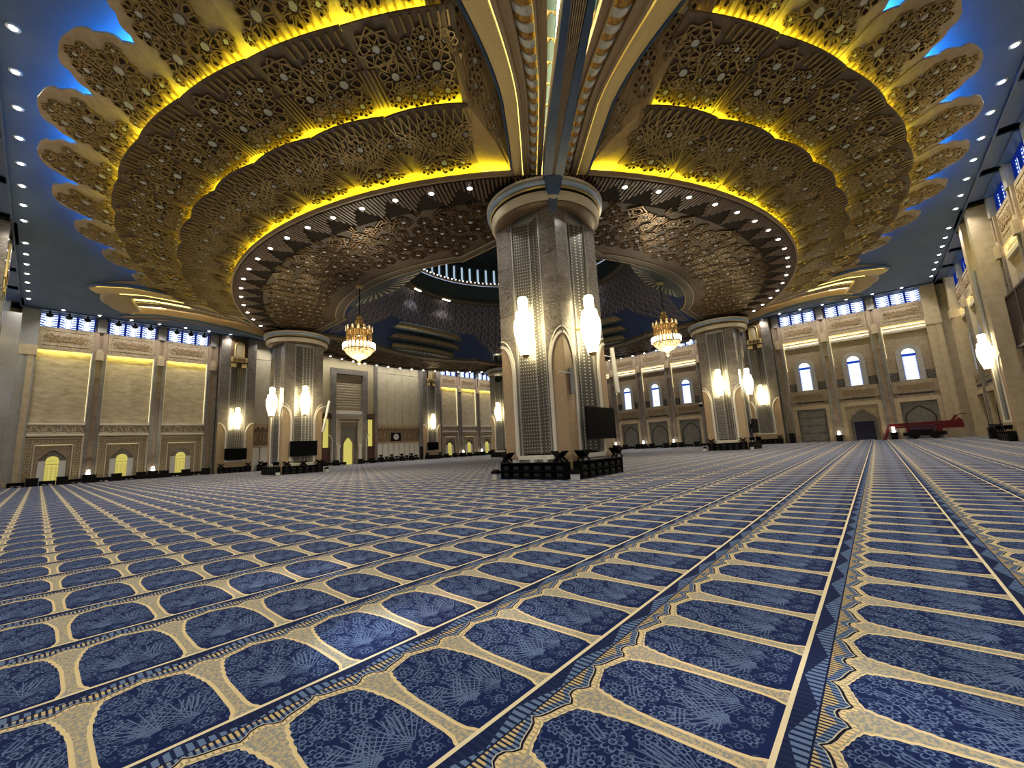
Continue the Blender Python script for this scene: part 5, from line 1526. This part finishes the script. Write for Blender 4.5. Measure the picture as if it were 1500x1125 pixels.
line_speaker((-CA-CS+.25, -CA-CS-.14, 4.6), (-CA-CS+.25, -CA-CS-.14, 3.5), .16, 'short grey column loudspeaker on the front corner of the nearest column', mt['greyp'])
def camera_unit(x, y, z, label):
    r = tag(empty('security_camera', (x, y, z)), label, 'camera', 'black cameras on the columns')
    b = MB(); b.lathe([(0, -.2), (.13, -.17), (.2, -.05), (.2, .08), (.1, .14), (0, .14)], 14); b.build('camera_dome', mt['black'], r, smooth=True)
    b = MB(); b.bar((0, 0, .1), (.35, -.05, .3), .08, .08); b.box(-.14, .06, -.1, .1, .12, .2); b.build('arm', mt['whitep'], r)
camera_unit(-CA-CS-.05, -CA+CS+.28, 4.7, 'black dome camera on the left edge of the nearest column, lower of two')
camera_unit(-CA-CS-.05, -CA+CS+.28, 5.7, 'black dome camera on the left edge of the nearest column, upper of two')
camera_unit(CA-CS-.1, -CA+CS+.35, 4.7, 'black dome camera on the left edge of the right column')

# wall clock
r = tag(empty('wall_clock', (8.5, HW-.36, 4.12), pi), 'black square clock with a white dial on the brown arcade band', 'clock')
b = MB(); b.box(-.98, .98, -.06, .06, -.72, .72); b.build('case', mt['black'], r)
b = MB(); b.lathe([(0, .0), (.5, .0), (.5, .03), (0, .03)], 28); me = b.mesh('dial', mt['whitep'])
o = inst('dial', me, r, (0, .06, 0)); o.rotation_euler = (-pi/2, 0, 0)
b = MB(); b.bar((0, .1, 0), (.17, .1, .27), .05, .02, (0, 1, 0)); b.bar((0, .1, 0), (-.27, .1, .2), .06, .02, (0, 1, 0)); b.build('hand', mt['black'], r)

# small uplights at the foot of the pilasters
ub = MB(); ub.box(-.42, .42, -.3, .3, 0, .82); ubm = ub.mesh('box', mt['black'])
ul = MB(); ul.lathe([(0, .82), (.16, .84), (.18, .95), (.1, 1.1), (.14, 1.25), (0, 1.32)], 12); ulm = ul.mesh('lit_shade', mt['bulb_warm'])
for nm, xs in (('wall_front', (-28.2, -23.14, 23.14, 28.2)), ('wall_right', (-23.14, -28.2, 2.5, -2.5, 7.5))):
    for x in xs:
        P = wall[nm].matrix_basis @ Vector((x, 1.05, 0)) if False else (Matrix.Rotation(wall[nm].rotation_euler[2], 4, 'Z') @ Vector((x, 1.1, 0)) + Vector(wall[nm].location))
        r = tag(empty('floor_lamp', tuple(P)), 'small lit lamp on a black box, pilaster foot %s of the %s wall' % (ORD[xs.index(x)], 'from the right' if nm == 'wall_front' and False else 'mihrab' if nm == 'wall_front' else 'arched windows'), 'floor lamp', 'floor lamps along the %s' % ('mihrab wall' if nm == 'wall_front' else 'arched windows wall'))
        inst('box', ubm, r); inst('lit_shade', ulm, r)
        lamp('SPOT', 'up_beam', (0, 0, 1.4), 60, (1, .85, .55), r, .06, 70, .8, (pi, 0, 0))

# ---------------------------------------------------------------- red folded lift by the right corner
r = tag(empty('boom_lift', (HW-2.7, -30.4, 0), -pi/2), 'red folded boom lift parked in the right far corner below the arched windows', 'lift')
b = MB(); b.box(-1.5, 1.9, -.55, .55, .35, .75); b.box(-1.0, 1.0, -.6, .6, .7, 1.0); b.build('chassis', mt['black'], r)
for s in (-1, 1):
    for q in (-.6, 1.0):
        w_ = MB(); w_.lathe([(0, -.12), (.36, -.12), (.40, -.06), (.40, .06), (.36, .12), (0, .12)], 18); o = w_.build('wheel', mt['black'], r, (q, s*.6, .40)); o.rotation_euler = (pi/2, 0, 0)
b = MB(); b.bar((-2.55, 0, 1.62), (3.1, 0, 1.72), .34, .30); b.bar((-2.4, .1, 1.35), (2.7, .1, 1.42), .3, .22); b.build('boom', mt['red'], r)
b = MB(); b.bar((2.3, 0, 1.25), (3.2, 0, 1.9), .4, .5); b.box(1.6, 3.3, -.3, .3, 1.05, 1.6); b.bar((2.35, 0, 1.6), (2.9, 0, 2.35), .18, .22); b.build('knuckle', mt['red'], r)
b = MB(); b.box(-.9, 1.2, -.52, .52, .95, 1.42); b.build('engine_cover', mt['purple'], r)
b = MB(); b.box(-1.2, -.6, -.5, .5, .55, 1.3); b.box(1.2, 1.6, -.5, .5, .7, 1.4); b.build('turret', mt['red'], r)
for s in (-1, 1):
    b = MB(); b.bar((-2.5, s*.2, 1.7), (-3.1, s*.9, .12), .2, .2); b.box(-3.25, -2.95, s*.9-.15, s*.9+.15, .02, .12); b.build('outrigger', mt['red'], r)
b = MB(); b.tube([(2.9, 0, 2.35), (3.3, .1, 2.52), (3.7, .1, 2.45)], .03, 6); b.build('hose', mt['black'], r)
b = MB(); b.lathe([(0, -.1), (.14, -.05), (.14, .08), (0, .12)], 12); b.build('work_light', mt['bulb_warm'], r, (-2.25, -.3, 1.35))
# small white table beside the open door
r = tag(empty('side_table', (HW-1.0, -27.7, 0)), 'small white table beside the open door of the right wall', 'table')
b = MB(); b.box(-.3, .3, -.35, .35, .95, 1.0); b.build('table_top', mt['whitep'], r)
for s in (-1, 1):
    for q in (-1, 1):
        b = MB(); b.box(s*.26-.02, s*.26+.02, q*.3-.02, q*.3+.02, 0, .95); b.build('leg', mt['greyp'], r)
# dark wood screens of the near wall's gallery
for k, x in enumerate((11.2, 8.4, 5.6)):
    r = tag(empty('lattice_screen', (x, -HW+.62, 6.4)), 'dark wooden lattice screen high on the near wall at the right edge, %s' % ('far one', 'middle one', 'near one')[k], 'screen', 'lattice screens on the near wall')
    b = MB(); b.ribbon([(-1.3, 0), (1.3, 0), (1.3, 3.6), (-1.3, 3.6)], .14, -.1, .12, True); b.box(-1.3, 1.3, -.6, -.1, 0, 3.6); b.build('screen_frame', mt['mashrabiya'], r)
    for q in range(11):
        b = MB(); b.box(-1.2+.24*q-.045, -1.2+.24*q+.045, -.08, .08, .05, 3.55); b.build('slat', mt['mashrabiya'], r)
# ceiling spots aimed at the carpet near the viewer
for x, y, e, c in ((-29.76, -23.49, 16000, (.75, .85, 1)), (-29.09, -23.5, 7000, (1, .78, .8)), (-29.73, -21.03, 6000, (1, .85, .85)), (-29.04, -21.22, 6000, (1, .85, .8)),
                   (-29.0, -25.67, 6000, (1, .8, .75)), (-28.6, -26.6, 9000, (.9, .92, 1)), (-28.94, -24.36, 6000, (1, .95, .9))):
    src = Vector((-19.25, -13.99, 13.3)) if c[2] < 1 or e == 16000 else Vector((-20.6, -11.9, 13.3))
    d = Vector((x, y, 0))-src
    lamp('SPOT', 'carpet_beam', tuple(src), e, c, None, .02, 3.0, 1.0, d.to_track_quat('-Z', 'Y').to_euler())
